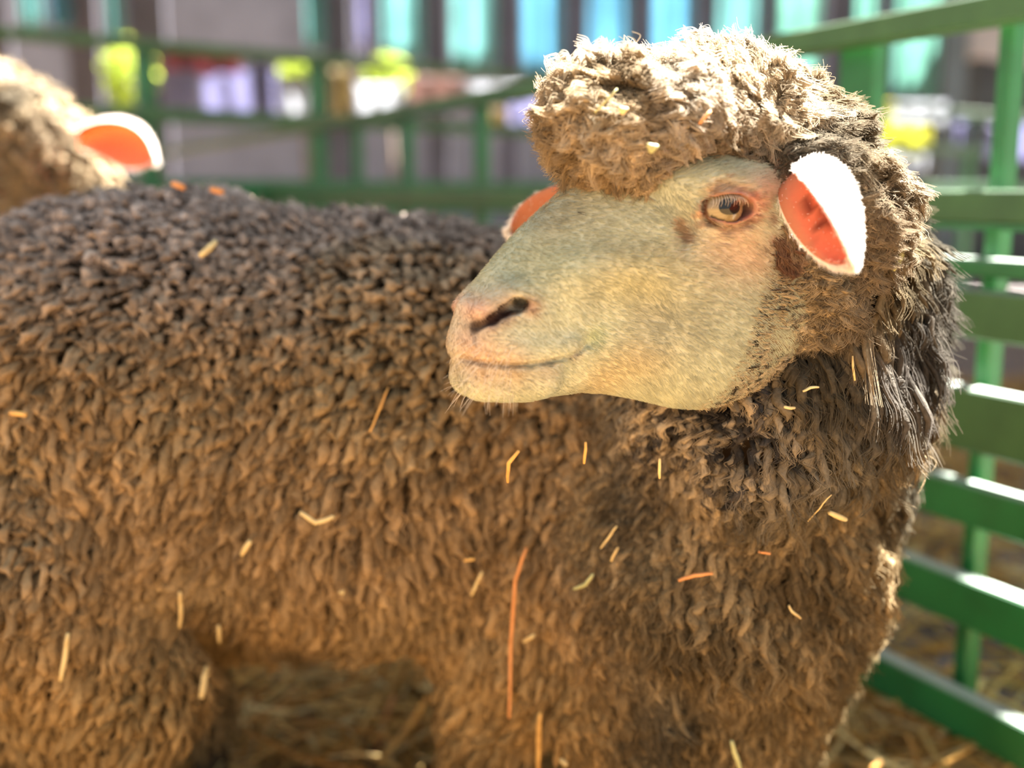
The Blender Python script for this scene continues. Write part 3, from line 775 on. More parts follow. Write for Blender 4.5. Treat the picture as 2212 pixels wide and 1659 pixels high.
def ident_rot(v): return v[..., 0:1] * HN + v[..., 1:2] * HL + v[..., 2:3] * HZ
g1 = np.random.default_rng(5)
sheepV = np.concatenate([h2w(HVl), TV]); sheepF = np.concatenate([HF, TF + len(HVl)])
skin = np.concatenate([face_colour(HVl), np.tile([.05, .033, .017], (len(TV), 1))])
wdh = wool_depth(HVl); kk = sstep(0, 25, wdh); skin[:len(HVl)] = mixc(skin[:len(HVl)], (.16, .11, .06), kk)
m_skin, nt, b = nodes('face_skin')
at = nt.nodes.new('ShaderNodeAttribute'); at.attribute_name = 'col'; nt.links.new(at.outputs['Color'], b.inputs['Base Color'])
b.inputs['Roughness'].default_value = .85; b.inputs['Specular IOR Level'].default_value = .15
nn = noise(nt, 420, 3); bump(nt, b, nn.outputs['Fac'], .25, .0006)
sheep = mesh_np('sheep', sheepV, sheepF, m_skin, None, skin)
tag(sheep, 'large woolly sheep in front, head turned to the left, pale bare face in sharp focus', 'sheep')
for i, (hx, hy) in enumerate(((-.02, 1.2), (.15, 1.38), (-.52, 1.13), (-.41, 1.41))):
    hoof_mesh((hx, hy)).build('hoof', M_hoof, sheep, True)

HR = grow_fleece(sheep, (h2w, ident_rot), g1)
# --- trunk
p, area = sample(TV, TF, 190000, g1)
hp = w2h(p); inside = head_soft(mirror((hp[:, 0], hp[:, 1], hp[:, 2]))) < -.004
bare_leg = p[:, 2] < .11
k = ~inside & ~bare_leg; p = p[k]
px, py = proj(p)
neckness = sstep(1250, 1450, px) * sstep(1.35, 1.2, p[:, 1])
size = np.interp(neckness, [0, 1], [.0106, .0080])
k = thin(p, size); p, size, neckness, px, py = p[k], size[k], neckness[k], px[k], py[k]
nr = grad(trunk_f, p, .004)
n = len(p)
fl = np.tile(np.array([[-.18, 0, -1.0]]), (n, 1)) + np.stack([lump(p, 22, s) for s in (31, 32, 33)], 1) * .22
fl += np.array([[.25, 0, 0]]) * neckness[:, None]
fl = unit(fl - nr * np.sum(fl * nr, 1)[:, None] + 1e-6)
up = np.clip(nr[:, 2], 0, 1)
low = sstep(.45, .28, p[:, 2])
L = (.044 + .002 * neckness - .020 * up) * (1 + .22 * g1.normal(size=n).clip(-1.6, 2.0))
R = size * (.44 + .30 * g1.random(n))
p0 = p.copy(); p = p + nr * ((lump(p, 42, 61) * .006 + lump(p, 95, 62) * .003) * (.35 + .65 * neckness))[:, None]
lift = .55 + .35 * up + .15 * neckness
curl = R * (.25 + .6 * g1.random(n) + .4 * neckness)
c = np.tile(np.array([.250, .170, .086]), (n, 1))
c = mixc(c, (.40, .335, .29), sstep(.64, .82, p[:, 2]) * (1 - neckness) * .85)  # greyish back, paler at the top to stand in for rim light
c = mixc(c, (.34, .21, .072), sstep(.50, .30, p[:, 2]) * .7)  # golden lower wool, partly bounced light put into the colour
c = mixc(c, (.215, .165, .085), neckness * .6)
c = mixc(c, (.07, .068, .05), sstep(-.1, 1.1, lump(p, 26, 41)) * neckness * .85)
c = mixc(c, (.085, .075, .065), np.exp(-(((px - 1870) / 80) ** 2 + ((py - 680) / 150) ** 2)) * neckness * .8)
c = mixc(c, (.30, .22, .11), sstep(.4, 1.4, lump(p, 30, 42)) * .45)
L *= 1 + .55 * np.exp(-(((px - 1830) / 150) ** 2 + ((py - 700) / 190) ** 2)) * neckness
thr = np.exp(-(((px - 1540) / 190) ** 2 + ((py - 900) / 130) ** 2)) * neckness   # speckled throat below the jaw
L *= 1 - .55 * thr
c = mixc(c, (.56, .46, .31), thr * .85); c = mixc(c, (.06, .055, .05), (thr > .4) * (g1.random(n) < .28) * .9)
c *= (.92 - .22 * neckness)[:, None] * np.array([.97, 1.0, 1.10])
c *= (1 + .16 * lump(p, 70, 63).clip(-1.5, 1.5) * (.5 + neckness))[:, None]
c *= (1 + .22 * g1.normal(size=n).clip(-2, 2))[:, None]
TR = dict(root=p, n=nr, fl=fl, L=L, R=R, curl=curl, lift=lift, c=c.clip(.02, .9), near=neckness)
A = join([HR, TR])
print('locks', len(HR['L']), len(TR['L']))
cc_, ss_, bb_ = locks(A['root'], A['n'], A['fl'], A['L'], A['R'], A['curl'], A['lift'], 7, g1)
Rc = A['R'].copy(); Rc[:len(HR['L'])] *= .82
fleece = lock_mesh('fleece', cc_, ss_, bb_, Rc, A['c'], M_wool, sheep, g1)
nh = len(HR['L'])
def fib(sel, nf, rad, crimp, wild, name='wool_fibers', fac=1.0, over=1.08):
    return lock_fibres(name, cc_[sel], ss_[sel], bb_[sel], A['R'][sel], A['L'][sel], A['c'][sel] * fac, nf, np.full(len(sel), rad), np.full(len(sel), crimp), M_fibre, fleece, g1, wild=wild, over=over)
fib(np.arange(nh), 26, .00024, .75, .05, fac=1.12, over=1.05)
tn = nh + np.where(TR['near'] > .35)[0]
fib(tn, 12, .00032, .6, .05, fac=1.15)
tf = nh + np.where(TR['near'] <= .35)[0]
fib(tf, 4, .00050, .4, .06, fac=1.1)

# ------------------------------------------------------------------ short hair of the face
def short_fur(name, Vl, Fh, n, h2, rot, parent, g, ln=.0062, rad=.00016):
    p, _ = sample(Vl, Fh, n, g); wd = wool_depth(p); q = (p[:, 0], np.abs(p[:, 1]), p[:, 2])
    o, u, v = eye2(q); nearside = np.abs(q[1] - EYE[1]) < .02
    k = (wd < 120) & ~((o < .0022) & nearside)
    for a, b_ in zip(NOS[:-1], NOS[1:]): k &= cone(q, a, b_, .0040, .0040) > 0
    p = p[k]; nr = grad(head_f, p, .003); m = len(p)
    # the hair lies backwards from the nose, and down over the cheek
    fl = np.stack([-np.ones(m), np.zeros(m), -.55 + .35 * lump(p, 18, 51) + .6 * sstep(.05, .16, p[:, 0]) * 0], 1)
    fl += np.stack([lump(p, 55, s) for s in (52, 53, 54)], 1) * .16 + g.normal(size=(m, 3)) * .12
    fl = unit(fl - nr * np.sum(fl * nr, 1)[:, None])
    L = ln * (.7 + .6 * g.random(m)) * np.interp(p[:, 0], [.0, .2, .28], [1.1, .85, .55])
    K = 4; t = np.linspace(0, 1, K); pts = np.empty((m, K, 3)); pts[:, 0] = p - nr * .0004
    for i in range(1, K):
        d = unit(nr * (.75 - .6 * t[i]) + fl); pts[:, i] = pts[:, i - 1] + d * (L / (K - 1))[:, None]
    rd = np.repeat((rad * (1 - .75 * t))[None], m, 0)
    c = face_colour(p) * (1.06 + .15 * g.normal(size=(m, 1))).clip(.6, 1.5)
    o = hair_np(name, h2(pts.reshape(-1, 3)).reshape(pts.shape), rd, np.clip(c, .01, .95), M_fur, parent); o['kind'] = 'stuff'
    return o
short_fur('face_fur', HVl, HF, 150000, h2w, ident_rot, sheep, g1)
# whiskers of the muzzle
mu = surf(g1.uniform(990, 1110, 140), g1.uniform(735, 858, 140), head_soft); mn = grad(head_soft, mu)
t = np.linspace(0, 1, 5); Lw = .008 + .010 * g1.random(140)
dd = unit(mn + g1.normal(size=(140, 3)) * .25 + np.array([.5, 0, -.35]))
pts = mu[:, None] + dd[:, None] * (t[None] * Lw[:, None])[..., None] + np.array([0, 0, -.003]) * (t ** 2)[None, :, None]
w_ = hair_np('whiskers', h2w(pts.reshape(-1, 3)).reshape(pts.shape), np.repeat((.00013 * (1 - .8 * t))[None], 140, 0), np.tile([.8, .72, .6], (140, 1)), M_fur, sheep); w_['kind'] = 'stuff'

# ------------------------------------------------------------------ eyes
def eye_mat():
    m, nt, b = nodes('eye_ball'); at = nt.nodes.new('ShaderNodeAttribute'); at.attribute_name = 'col'
    nt.links.new(at.outputs['Color'], b.inputs['Base Color'])
    b.inputs['Roughness'].default_value = .25; b.inputs['Coat Weight'].default_value = .6; b.inputs['Coat Roughness'].default_value = .04; b.inputs['Coat IOR'].default_value = 1.5
    return m
M_eye = eye_mat(); M_lash = simple('lash', (.62, .55, .45)); M_pupil, _nt, _b = nodes('pupil')
_b.inputs['Base Color'].default_value = (.006, .008, .008, 1); _b.inputs['Roughness'].default_value = .06; _b.inputs['Coat Weight'].default_value = .2; _b.inputs['Specular IOR Level'].default_value = .3
def make_eye(side, h2, parent):
    C = EYEC * [1, side, 1]; R = .0166; nu, nv = 64, 32; V = []; F = []
    for j in range(nv + 1):
        for i in range(nu):
            th = math.pi * j / nv; ph = 2 * math.pi * i / nu
            V.append((math.sin(th) * math.cos(ph), math.cos(th), math.sin(th) * math.sin(ph)))
    V = np.array(V); V[:, 1] *= side
    F = [(j * nu + i, (j + 1) * nu + i, (j + 1) * nu + (i + 1) % nu, j * nu + (i + 1) % nu) for j in range(nv) for i in range(nu)]
    look = unit(np.array([[.16, side * 1.0, .06]]))[0]
    cs = V @ look; rr = np.sqrt(np.clip(1 - cs ** 2, 0, 1)) * (cs > 0) + 2 * (cs <= 0)
    ang = np.arctan2(V[:, 2], V[:, 0])
    c = np.tile(np.array([.18, .14, .07]), (len(V), 1)) * (1 + .12 * np.sin(ang * 26) * (rr < .8) + .06 * np.sin(ang * 59))[:, None]
    c = mixc(c, (.13, .11, .05), sstep(.6, .35, rr) * .6); c = mixc(c, (.10, .05, .03), sstep(.80, .9, rr)); c = mixc(c, (.30, .20, .15), sstep(.95, 1.1, rr))
    bulge = 1 + .06 * sstep(.75, .2, rr)
    e = mesh_np('eyeball', h2(C + V * R * bulge[:, None]), F, M_eye, parent, c)
    # wide dark pupil lying across, a curved lens just over the ball
    sgn = 1; vs = []; M = 28
    fw = look; sx_ = unit(np.cross([[0, 0, 1.0]], fw[None]))[0]; up_ = np.cross(fw, sx_)
    Vp = []; Fp = []
    rings = 5
    for r in range(rings + 1):
        for i in range(M):
            t = 2 * math.pi * i / M; k = r / rings
            ca, sa = math.cos(t), math.sin(t)
            a = .0090 * k * np.sign(ca) * abs(ca) ** .8; b_ = .0060 * k * np.sign(sa) * abs(sa) ** .8
            d = unit((fw * R + sx_ * a + up_ * b_)[None])[0]; Vp.append(C + d * (R * 1.06 + .00025 * (1 - k) + .00005))
    Fp = [(r * M + i, r * M + (i + 1) % M, (r + 1) * M + (i + 1) % M, (r + 1) * M + i) for r in range(rings) for i in range(M)]
    mesh_np('pupil', h2(np.array(Vp)), Fp, M_pupil, e)
    m = MB()
    for i in range(17):
        u = -.013 + .026 * i / 16; v = .0098 * max(0, 1 - (abs(u) / .0215) ** 2) ** .75
        A0 = C + np.array([u, 0, v + .0008]); A0[1] = C[1] + side * math.sqrt(max(.0176 ** 2 - (A0[0] - C[0]) ** 2 - (A0[2] - C[2]) ** 2, 0))
        ln = .0085 * (.7 + .5 * random.random()); dx = u * .25 + random.uniform(-.001, .001)
        pts_ = [A0 + np.array([dx * t, side * (.0045 * math.sin(t * 2.2)), -ln * t]) for t in (0, .35, .7, 1)]
        m.tube([h2(np.array(q)) for q in pts_], [.00022, .0002, .00014, .00005], 5)
    l = m.build('eyelashes', M_lash, parent, True); l['kind'] = 'stuff'
make_eye(1, h2w, sheep); make_eye(-1, h2w, sheep)

# ------------------------------------------------------------------ ears
def ear_mat():
    m = bpy.data.materials.new('ear_skin'); m.use_nodes = True; nt = m.node_tree; nt.nodes.clear()
    out = nt.nodes.new('ShaderNodeOutputMaterial'); d = nt.nodes.new('ShaderNodeBsdfDiffuse'); t = nt.nodes.new('ShaderNodeBsdfTranslucent'); mx = nt.nodes.new('ShaderNodeMixShader')
    at = nt.nodes.new('ShaderNodeAttribute'); at.attribute_name = 'col'
    n = noise(nt, 120, 4); r = ramp(nt, n.outputs['Fac'], [(.3, (.88, .14, .03)), (.7, (1.0, .26, .09))])
    mul = nt.nodes.new('ShaderNodeMixRGB'); mul.blend_type = 'MULTIPLY'; mul.inputs[0].default_value = 1
    nt.links.new(at.outputs['Color'], d.inputs[0]); nt.links.new(r.outputs[0], mul.inputs[1]); nt.links.new(at.outputs['Color'], mul.inputs[2]); nt.links.new(mul.outputs[0], t.inputs[0])
    mx.inputs[0].default_value = .55
    nt.links.new(d.outputs[0], mx.inputs[1]); nt.links.new(t.outputs[0], mx.inputs[2]); nt.links.new(mx.outputs[0], out.inputs[0]); return m
M_ear = ear_mat()
def make_ear(near, ctrl, far, thick, parent, g, blot=None, nfur=5000, furlen=.006, name='ear', furcol=(.88, .84, .78)):
    """a cupped leaf: near rim, the ridge's pull and far rim as curves of points in the place"""
    ns, nc = 26, 17; s = np.linspace(0, 1, ns)
    def cur(c):
        c = np.array(c); tt = np.linspace(0, 1, len(c)); x = np.empty((ns, 3))
        for a in range(3):   # smooth interpolation
            co = np.polyfit(tt, c[:, a], min(3, len(c) - 1)); x[:, a] = np.polyval(co, s)
        return x
    N_, C_, F_ = cur(near), cur(ctrl), cur(far); q = np.linspace(0, 1, nc)[None, :, None]
    S = N_[:, None] * (1 - q) ** 2 + C_[:, None] * 2 * q * (1 - q) + F_[:, None] * q ** 2
    du = np.gradient(S, axis=0); dv = np.gradient(S, axis=1); nn = np.cross(du, dv); nn /= np.linalg.norm(nn, axis=2)[..., None] + 1e-12
    th = thick * (.25 + .75 * np.sin(np.pi * np.linspace(.02, .98, nc)))[None, :, None] * (1 - .6 * s[:, None, None])
    V = np.concatenate([(S + nn * th / 2).reshape(-1, 3), (S - nn * th / 2).reshape(-1, 3)]); n = ns * nc; F = []
    for i in range(ns - 1):
        for j in range(nc - 1):
            a = i * nc + j; F.append((a, a + 1, a + nc + 1, a + nc)); F.append((n + a, n + a + nc, n + a + nc + 1, n + a + 1))
    for i in range(ns - 1):
        for a, f in ((i * nc, 0), (i * nc + nc - 1, 1)): F.append((a, a + nc, n + a + nc, n + a) if f == 0 else (a, n + a, n + a + nc, a + nc))
    for j in range(nc - 1):
        a = j; F.append((a, n + a, n + a + 1, a + 1)); a = (ns - 1) * nc + j; F.append((a, a + 1, n + a + 1, n + a))
    c = np.tile(np.array([.86, .74, .66]), (len(V), 1)) * (1 + .05 * lump(V, 160, 8))[:, None]
    n0_ = ns * nc; hol = (N_[:, None] + F_[:, None]) / 2 - S; plus_in = np.sum(nn * hol) > 0
    inn = np.zeros(len(V)); inn[:n0_] = plus_in; inn[n0_:] = not plus_in; c = mixc(c, (.74, .42, .25), inn)
    if blot is not None:
        for bc, br in blot:
            k = sstep(1.2, .5, np.linalg.norm(V - bc, axis=1) / br * (1 + .25 * lump(V, 400, 9))); c = mixc(c, (.16, .05, .04), k * .85)
    F = np.array(F)
    e = mesh_np(name, V, F, M_ear, parent, c)
    p, _ = sample(V, F, nfur, g)
    # outward side: away from the cup's hollow
    ii = g.integers(0, ns, nfur); jj = g.integers(0, nc, nfur); sd = np.where(g.random(nfur) < .96, 1, -1)
    hollow = (N_[:, None] + F_[:, None]) / 2 - S; flip = np.sign(np.sum(nn * hollow, 2)).sum() > 0
    outn = nn * (-1 if flip else 1)
    i2 = np.minimum(ii + 1, ns - 1); j2 = np.minimum(jj + 1, nc - 1); fa = g.random((nfur, 1)); fb = g.random((nfur, 1))
    p = S[ii, jj] * (1 - fa) * (1 - fb) + S[i2, jj] * fa * (1 - fb) + S[ii, j2] * (1 - fa) * fb + S[i2, j2] * fa * fb
    no = outn[ii, jj] * sd[:, None]; p = p + no * thick * .3
    L = furlen * (.6 + .7 * g.random(nfur)) * np.where(sd > 0, 1, .45); K = 4; t = np.linspace(0, 1, K)
    fw = unit(du[ii, jj]); edge = np.where((jj < 2) | (jj > nc - 4), 1.0, 0.0)
    d0 = unit(no * .6 + fw * .7 + g.normal(size=(nfur, 3)) * .3 - (hollow[ii, jj] * 0))
    pts = p[:, None] + d0[:, None] * (t[None] * L[:, None])[..., None] + fw[:, None] * (.25 * L[:, None] * t[None] ** 2)[..., None]
    f = hair_np('ear_fur', pts, np.repeat((.00022 * (1 - .7 * t))[None], nfur, 0), np.tile(furcol, (nfur, 1)) * (1 + .1 * g.normal(size=(nfur, 1))), M_fur, e); f['kind'] = 'stuff'
    return e
near = [P(1712, 372, .81), P(1738, 398, .765), P(1786, 466, .735), P(1834, 566, .735)]
ctrl = [P(1770, 330, .85), P(1925, 345, .81), P(1925, 480, .78), P(1842, 574, .755)]
far = [P(1690, 392, .85), P(1692, 462, .825), P(1752, 545, .79), P(1829, 566, .745)]
e1 = make_ear(near, ctrl, far, .0035, sheep, g1, blot=[(P(1762, 455, .82), .011), (P(1778, 480, .80), .009)], nfur=9000, furlen=.0055)
e1['label'] = 'near ear, sunlit white outside and glowing orange inside'
near2 = [P(1560, 395, 1.03), P(1400, 385, 1.05), P(1210, 398, 1.06), P(1104, 488, 1.06)]
ctrl2 = [P(1560, 470, 1.07), P(1380, 500, 1.10), P(1230, 560, 1.10), P(1100, 508, 1.075)]
far2 = [P(1560, 500, 1.03), P(1400, 520, 1.05), P(1220, 560, 1.05), P(1108, 512, 1.06)]
e2 = make_ear(near2, ctrl2, far2, .003, sheep, g1, nfur=6000, furlen=.006)
e2['label'] = 'far ear, orange tip showing past the forehead'

# ------------------------------------------------------------------ the second sheep, behind on the left
T2 = math.radians(35); HO2 = P(28, 282, 1.98)
n2 = np.array([-math.cos(T2), -math.sin(T2), 0]); l2_ = np.array([math.sin(T2), -math.cos(T2), 0])
def rot2(v): return v[..., 0:1] * n2 + v[..., 1:2] * l2_ + v[..., 2:3] * HZ
def h2b(p): return HO2 + rot2(np.asarray(p, float))
c2 = h2b(np.array([-.02, 0, -.02]))
def trunk2_f(p):
    d = smin(cone(p, c2, c2 + [-.06, .22, -.22], .085, .15), cone(p, c2 + [.03, .06, -.04], c2 + [.04, .14, -.25], .07, .13), .05)
    d = smin(d, cone(p, c2 + [-.06, .26, -.30], c2 + [-.42, .86, -.28], .22, .24), .08)
    for o in ((.05, .18), (-.16, .24), (-.36, .80), (-.56, .72)):
        a = c2 + [o[0], o[1], -.5]; k = a.copy(); k[2] = .22; e = a.copy(); e[2] = .035
        d = smin(d, cone(p, a, k, .08, .045), .04); d = smin(d, cone(p, k, e, .034, .026), .02)
    return d
T2V, T2F, _ = surface_nets(trunk2_f, c2 + [-.80, -.20, -c2[2]], c2 + [.30, 1.20, .18], .014)
g2 = np.random.default_rng(12)
step = 1
skin2 = np.concatenate([mixc(face_colour(HVl), (.16, .11, .06), kk), np.tile([.10, .065, .03], (len(T2V), 1))])
sheep2 = mesh_np('sheep', np.concatenate([h2b(HVl), T2V]), np.concatenate([HF, T2F + len(HVl)]), m_skin, None, skin2)
tag(sheep2, 'second sheep at the left edge behind the first, blurred, one glowing orange ear', 'sheep')
for o in ((.05, .18), (-.16, .24), (-.36, .80), (-.56, .72)):
    hoof_mesh((c2[0] + o[0], c2[1] + o[1])).build('hoof', M_hoof, sheep2, True)
HR2 = grow_fleece(sheep2, (h2b, rot2), g2, False)
p, _ = sample(T2V, T2F, 30000, g2); p = p[p[:, 2] > .13]; size = np.full(len(p), .018); k = thin(p, size); p, size = p[k], size[k]
nr = grad(trunk2_f, p, .004); n = len(p); fl = np.tile(np.array([[0, 0, -1.0]]), (n, 1)) + .3 * g2.normal(size=(n, 3)); fl = unit(fl - nr * np.sum(fl * nr, 1)[:, None])
TR2 = dict(root=p, n=nr, fl=fl, L=.036 * (1 + .2 * g2.normal(size=n).clip(-1, 1)), R=size * .65, curl=size * .3, lift=np.full(n, .7), c=np.tile([.22, .17, .11], (n, 1)) * (1 + .15 * g2.normal(size=(n, 1))), near=np.zeros(n))
A_ = join([HR2, TR2]); c_, s_, b_2 = locks(A_['root'], A_['n'], A_['fl'], A_['L'], A_['R'], A_['curl'], A_['lift'], 6, g2)
fl2 = lock_mesh('fleece', c_, s_, b_2, A_['R'], A_['c'], M_wool, sheep2, g2)
lock_fibres('wool_fibers', c_, s_, b_2, A_['R'], A_['L'], A_['c'] * 1.3, 6, np.full(len(c_), .0006), np.full(len(c_), .4), M_fibre, fl2, g2)
make_eye(1, h2b, sheep2); make_eye(-1, h2b, sheep2)
e3 = make_ear([P(165, 285, 1.86), P(215, 262, 1.83), P(285, 272, 1.82), P(332, 335, 1.82)], [P(175, 300, 1.97), P(220, 260, 1.96), P(300, 240, 1.95), P(345, 360, 1.86)],
              [P(172, 325, 1.93), P(215, 335, 1.90), P(265, 362, 1.88), P(325, 352, 1.84)], .0035, sheep2, g2, nfur=2500, furlen=.006)
e3['label'] = 'orange ear lit through from behind'
lh = lambda x, w, z_: h2b(np.array([x, w, z_]))
make_ear([lh(-.01, -.06, .03), lh(.01, -.11, .035), lh(.01, -.15, .02), lh(.0, -.19, -.02)], [lh(-.05, -.06, .02), lh(-.06, -.11, .02), lh(-.05, -.15, .0), lh(-.01, -.195, -.025)],
         [lh(-.01, -.06, -.02), lh(.01, -.11, -.03), lh(.01, -.15, -.035), lh(.0, -.19, -.03)], .0035, sheep2, g2, nfur=1000)

# ------------------------------------------------------------------ straw on the ground
M_straws = [simple('straw_pale', (.62, .50, .24), (.50, .36, .15), 60, .7), simple('straw_gold', (.60, .36, .10), (.45, .24, .06), 60, .7), simple('straw_orange', (.62, .28, .10), (.48, .2, .06), 60, .7), simple('straw_green', (.42, .42, .20), (.32, .32, .14), 60, .7)]
def straw_bed(name, n, x0, x1, y0, y1, g, w=.0035, ln=.14, zmax=.06):
    c = np.stack([g.uniform(x0, x1, n), g.uniform(y0, y1, n), g.random(n) ** 2 * zmax + .006], 1)
    a = g.random(n) * 6.28; el = g.normal(size=n) * .22; L = ln * (.4 + g.random(n)); W = w * (.5 + g.random(n))
    d = np.stack([np.cos(a) * np.cos(el), np.sin(a) * np.cos(el), np.sin(el)], 1); s = np.stack([-np.sin(a), np.cos(a), np.zeros(n)], 1); u = np.cross(d, s)
    bend = g.normal(size=n) * .08 * L; V = []
    for t in (-.5, 0, .5):
        cc = c + d * (L * t)[:, None] + s * (bend * (1 - 4 * t * t))[:, None]; cc[:, 2] = np.maximum(cc[:, 2], .004)
        for k in range(3):
            th = k * 2.094; V.append(cc + s * (W * math.cos(th))[:, None] + u * (W * math.sin(th) * .5)[:, None])
    V = np.stack(V, 1); b0 = np.arange(n)[:, None] * 9
    F = np.concatenate([b0 + np.array([[r * 3 + k, r * 3 + (k + 1) % 3, (r + 1) * 3 + (k + 1) % 3, (r + 1) * 3 + k]]) for r in (0, 1) for k in range(3)])
    col = np.array([[.50, .33, .12], [.42, .24, .07], [.36, .19, .06], [.55, .42, .2]])[g.integers(0, 4, n)] * (1 + .2 * g.normal(size=(n, 1))).clip(.5, 1.5)
    o = mesh_np(name, V.reshape(-1, 3), F, wool_mat('straw_mix', .15, bumpy=False), None, np.repeat(col, 9, 0).clip(.02, .9), smooth=False)
    return o
tag(straw_bed('straw_bedding', 26000, -2.6, 2.2, .95, 4.6, g2), 'loose golden straw bedding covering the floor of the pen', 'straw', kind='stuff')

# ------------------------------------------------------------------ single straws caught in the wool
def outer_f(P_):
    q = w2h(P_); a = head_soft(mirror((q[:, 0], q[:, 1], q[:, 2]))) - .031; b = trunk_f((P_[:, 0], P_[:, 1], P_[:, 2])) - .036
    return np.minimum(a, b)
def hit(px, py):
    ys = np.linspace(.70, 1.75, 700); pts = P(np.full(700, px), np.full(700, py), ys); d = outer_f(pts); k = np.argmax(d < 0)
    if not (d < 0).any(): return PZ(px, py, .03) if py > 900 else P(px, py, 1.3)
    return pts[k] + (CAM - pts[k]) * .004
SG = 'stray bits of straw caught in the fleece and bedding'
STRAWS = [
    ([(1137, 1183), (1112, 1255), (1104, 1390), (1100, 1552)], 5.0, 2, 'longest straw, hanging upright on the flank below the chin, orange at the top'),
    ([(1166, 1540), (1164, 1600), (1162, 1670)], 7, 1, 'thick golden straw standing at the bottom edge, right of the longest straw'),
    ([(1120, 975), (1098, 1000), (1096, 1042)], 5, 1, 'bent golden straw on the shoulder wool right under the mouth'),
    ([(648, 1106), (682, 1130), (722, 1116)], 6, 0, 'pale V-shaped straw in the middle of the flank'),
    ([(540, 1168), (532, 1182), (522, 1198)], 7, 0, 'short pale husk left of the V-shaped straw'),
    ([(146, 1368), (140, 1420), (132, 1470)], 6, 0, 'upright pale straw on the haunch wool near the lower left'),
    ([(388, 1278), (391, 1318), (388, 1356)], 5, 0, 'upright yellow straw in front of the haunch, above the hind leg'),
    ([(472, 1352), (474, 1388)], 5, 0, 'short upright pale straw on the belly wool right of the hind leg'),
    ([(606, 1404), (580, 1462)], 4, 1, 'slanting golden straw on the lower belly wool'),
    ([(704, 1588), (745, 1562), (788, 1542)], 11, 0, 'broad pale yellow straw on the floor below the belly'),
    ([(798, 1458), (842, 1492)], 6, 0, 'pale grey straw at the edge of the belly in front of the fore leg'),
    ([(852, 1500), (826, 1570), (806, 1655)], 6, 2, 'pinkish straw drooping below the belly beside the fore leg'),
    ([(928, 1502), (880, 1575), (818, 1648)], 9, 1, 'wide orange straw slanting down in front of the fore leg'),
    ([(446, 1440), (434, 1508)], 8, 0, 'stubby pale straw below the belly right of the hind leg'),
    ([(1282, 1240), (1264, 1262), (1240, 1272)], 5, 3, 'curved yellow-green straw on the chest wool right of the longest straw'),
    ([(1332, 1136), (1316, 1160), (1298, 1184)], 3, 0, 'thin pale straw slanting across the chest wool, upper of two'),
    ([(1336, 1182), (1320, 1212)], 3.5, 0, 'thin pale straw slanting across the chest wool, lower of two'),
    ([(1042, 1236), (1018, 1286)], 4, 0, 'thin grey straw left of the top of the longest straw'),
    ([(1154, 1372), (1130, 1386)], 5, 0, 'tiny white husk right of the longest straw'),
    ([(1002, 1210), (1026, 1207)], 4, 1, 'tiny yellow straw lying level, left of the longest straw'),
    ([(1424, 992), (1425, 1032)], 4, 0, 'short upright pale straw on the throat wool below the jaw'),
    ([(1466, 1254), (1500, 1242), (1540, 1238)], 5, 2, 'orange straw lying level across the middle of the chest'),
    ([(1792, 1106), (1828, 1122)], 7, 0, 'white seed husk on the dark wool low on the neck'),
    ([(1746, 1126), (1770, 1098), (1796, 1068)], 1.8, 0, 'hair-thin pale stalk beside the white seed husk'),
    ([(1952, 540), (1942, 562), (1928, 584)], 8, 3, 'broad pale green straw in the neck wool right of the ear'),
    ([(1842, 768), (1846, 822)], 3, 0, 'short upright white straw in the long dark neck locks'),
    ([(1638, 1192), (1664, 1196)], 3.5, 2, 'small orange bit right above the middle of the chest'),
    ([(1704, 1308), (1712, 1322), (1730, 1336)], 3, 0, 'small white crooked straw low on the chest at the right'),
    ([(1284, 244), (1308, 220), (1334, 192)], 3.0, 3, 'thin green yellow straw slanting in the forehead wool'),
    ([(1510, 268), (1536, 240)], 4, 2, 'small orange straw in the crown wool above the eye'),
    ([(466, 522), (450, 538), (432, 552)], 8, 0, 'pale straw lying on the back near the second sheep'),
    ([(22, 892), (56, 896)], 6, 1, 'short orange straw lying level at the left edge on the haunch'),
    ([(838, 838), (822, 880), (798, 934)], 3, 1, 'faint slanting stalk on the flank left of the chin'),
    ([(1266, 956), (1262, 1002)], 4, 1, 'faint upright straw between the chin and the throat wool'),
    ([(1580, 1600), (1590, 1635), (1602, 1670)], 6, 3, 'greenish straw poking from the chest wool at the bottom edge'),
    ([(1734, 846), (1750, 838), (1768, 836)], 3.5, 0, 'tiny pale straw in the neck wool right of the jaw, upper of two'),
    ([(1696, 880), (1716, 882)], 4, 0, 'tiny pale straw in the neck wool right of the jaw, lower of two'),
    ([(1210, 1640), (1226, 1652)], 6, 0, 'pale straw tip at the bottom edge between the fore legs'),
    ([(372, 396), (398, 406)], 8, 2, 'orange straw bit on the ridge of the back, under the orange ear'),
    ([(456, 408), (482, 416)], 8, 2, 'orange straw bit on the ridge of the back, second from the orange ear')]
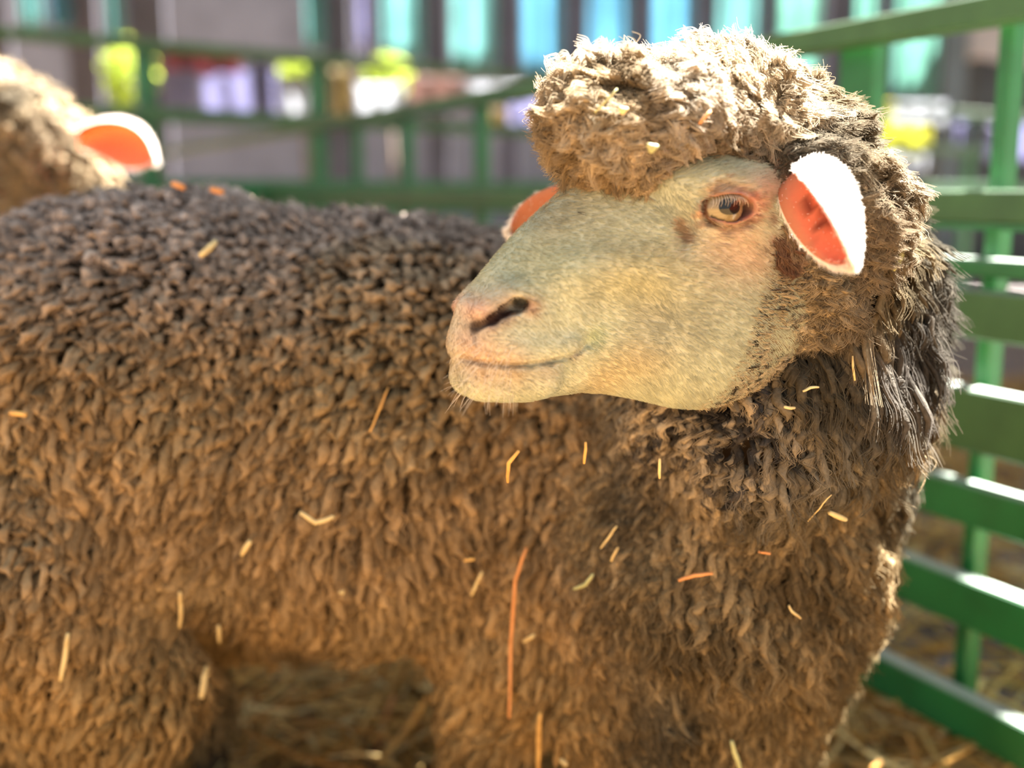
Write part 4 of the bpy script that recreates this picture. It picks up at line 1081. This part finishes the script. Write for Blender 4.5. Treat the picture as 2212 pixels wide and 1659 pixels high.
for pts_, w, mi, lab in STRAWS:
    H_ = [hit(*q) for q in pts_]; m = MB(); pp = []
    ym = float(np.median([q[1] for q in H_])); H_ = [P(a_[0], a_[1], min(max(q[1], ym - .012), ym + .012)) for a_, q in zip(pts_, H_)]
    for a, b_ in zip(H_[:-1], H_[1:]):
        for t in (0, .34, .67): pp.append(a * (1 - t) + b_ * t)
    pp.append(H_[-1]); pp = [q + np.array([random.uniform(-1, 1), 0, random.uniform(-1, 1)]) * .0004 for q in pp]
    sc = np.linalg.norm(pp[0] - CAM) / FPX
    prof = [w * sc * (.55 + .45 * math.sin(math.pi * (i + .7) / (len(pp) + .4))) * .9 for i in range(len(pp))]
    m.tube(pp, prof, 7)
    tag(m.build('straw', M_straws[mi], None, True), lab, 'straw', SG)
for px, py, r_, mi, lab in ((1345, 238, 10, 0, 'round pale husk stuck in the forehead wool'), (1408, 319, 12, 3, 'jagged yellow-green leaf flake in the wool above the face'), (740, 1278, 6, 0, 'tiny white round husk on the flank wool')):
    c = hit(px, py); sc = np.linalg.norm(c - CAM) / FPX; m = MB(); vs = []; M_ = 14
    for k_, zz in ((0.02, .0012), (1, .0006), (1, -.0006), (.02, -.0012)):
        for i in range(M_):
            t = 6.283 * i / M_; rr = r_ * sc * k_ * (1 + .22 * math.sin(3 * t + px) + .12 * math.sin(7 * t))
            vs.append(c + np.array([math.cos(t) * rr, -zz - .002, math.sin(t) * rr * .85]))
    m.add(vs, [(a * M_ + i, a * M_ + (i + 1) % M_, (a + 1) * M_ + (i + 1) % M_, (a + 1) * M_ + i) for a in range(3) for i in range(M_)])
    tag(m.build('husk', M_straws[mi], None, True), lab, 'husk', 'husks and flakes stuck in the fleece')
# dry stalk beyond the right fence
m = MB(); m.tube([P(2128, 1375, 2.55), P(2140, 1415, 2.5), P(2180, 1440, 2.45), P(2215, 1500, 2.4)], [.006, .008, .008, .006])
st = m.build('dry_stalk', M_straws[0], None, True); tag(st, 'pale dry stalk behind the lowest fence boards at the right edge', 'stalk')
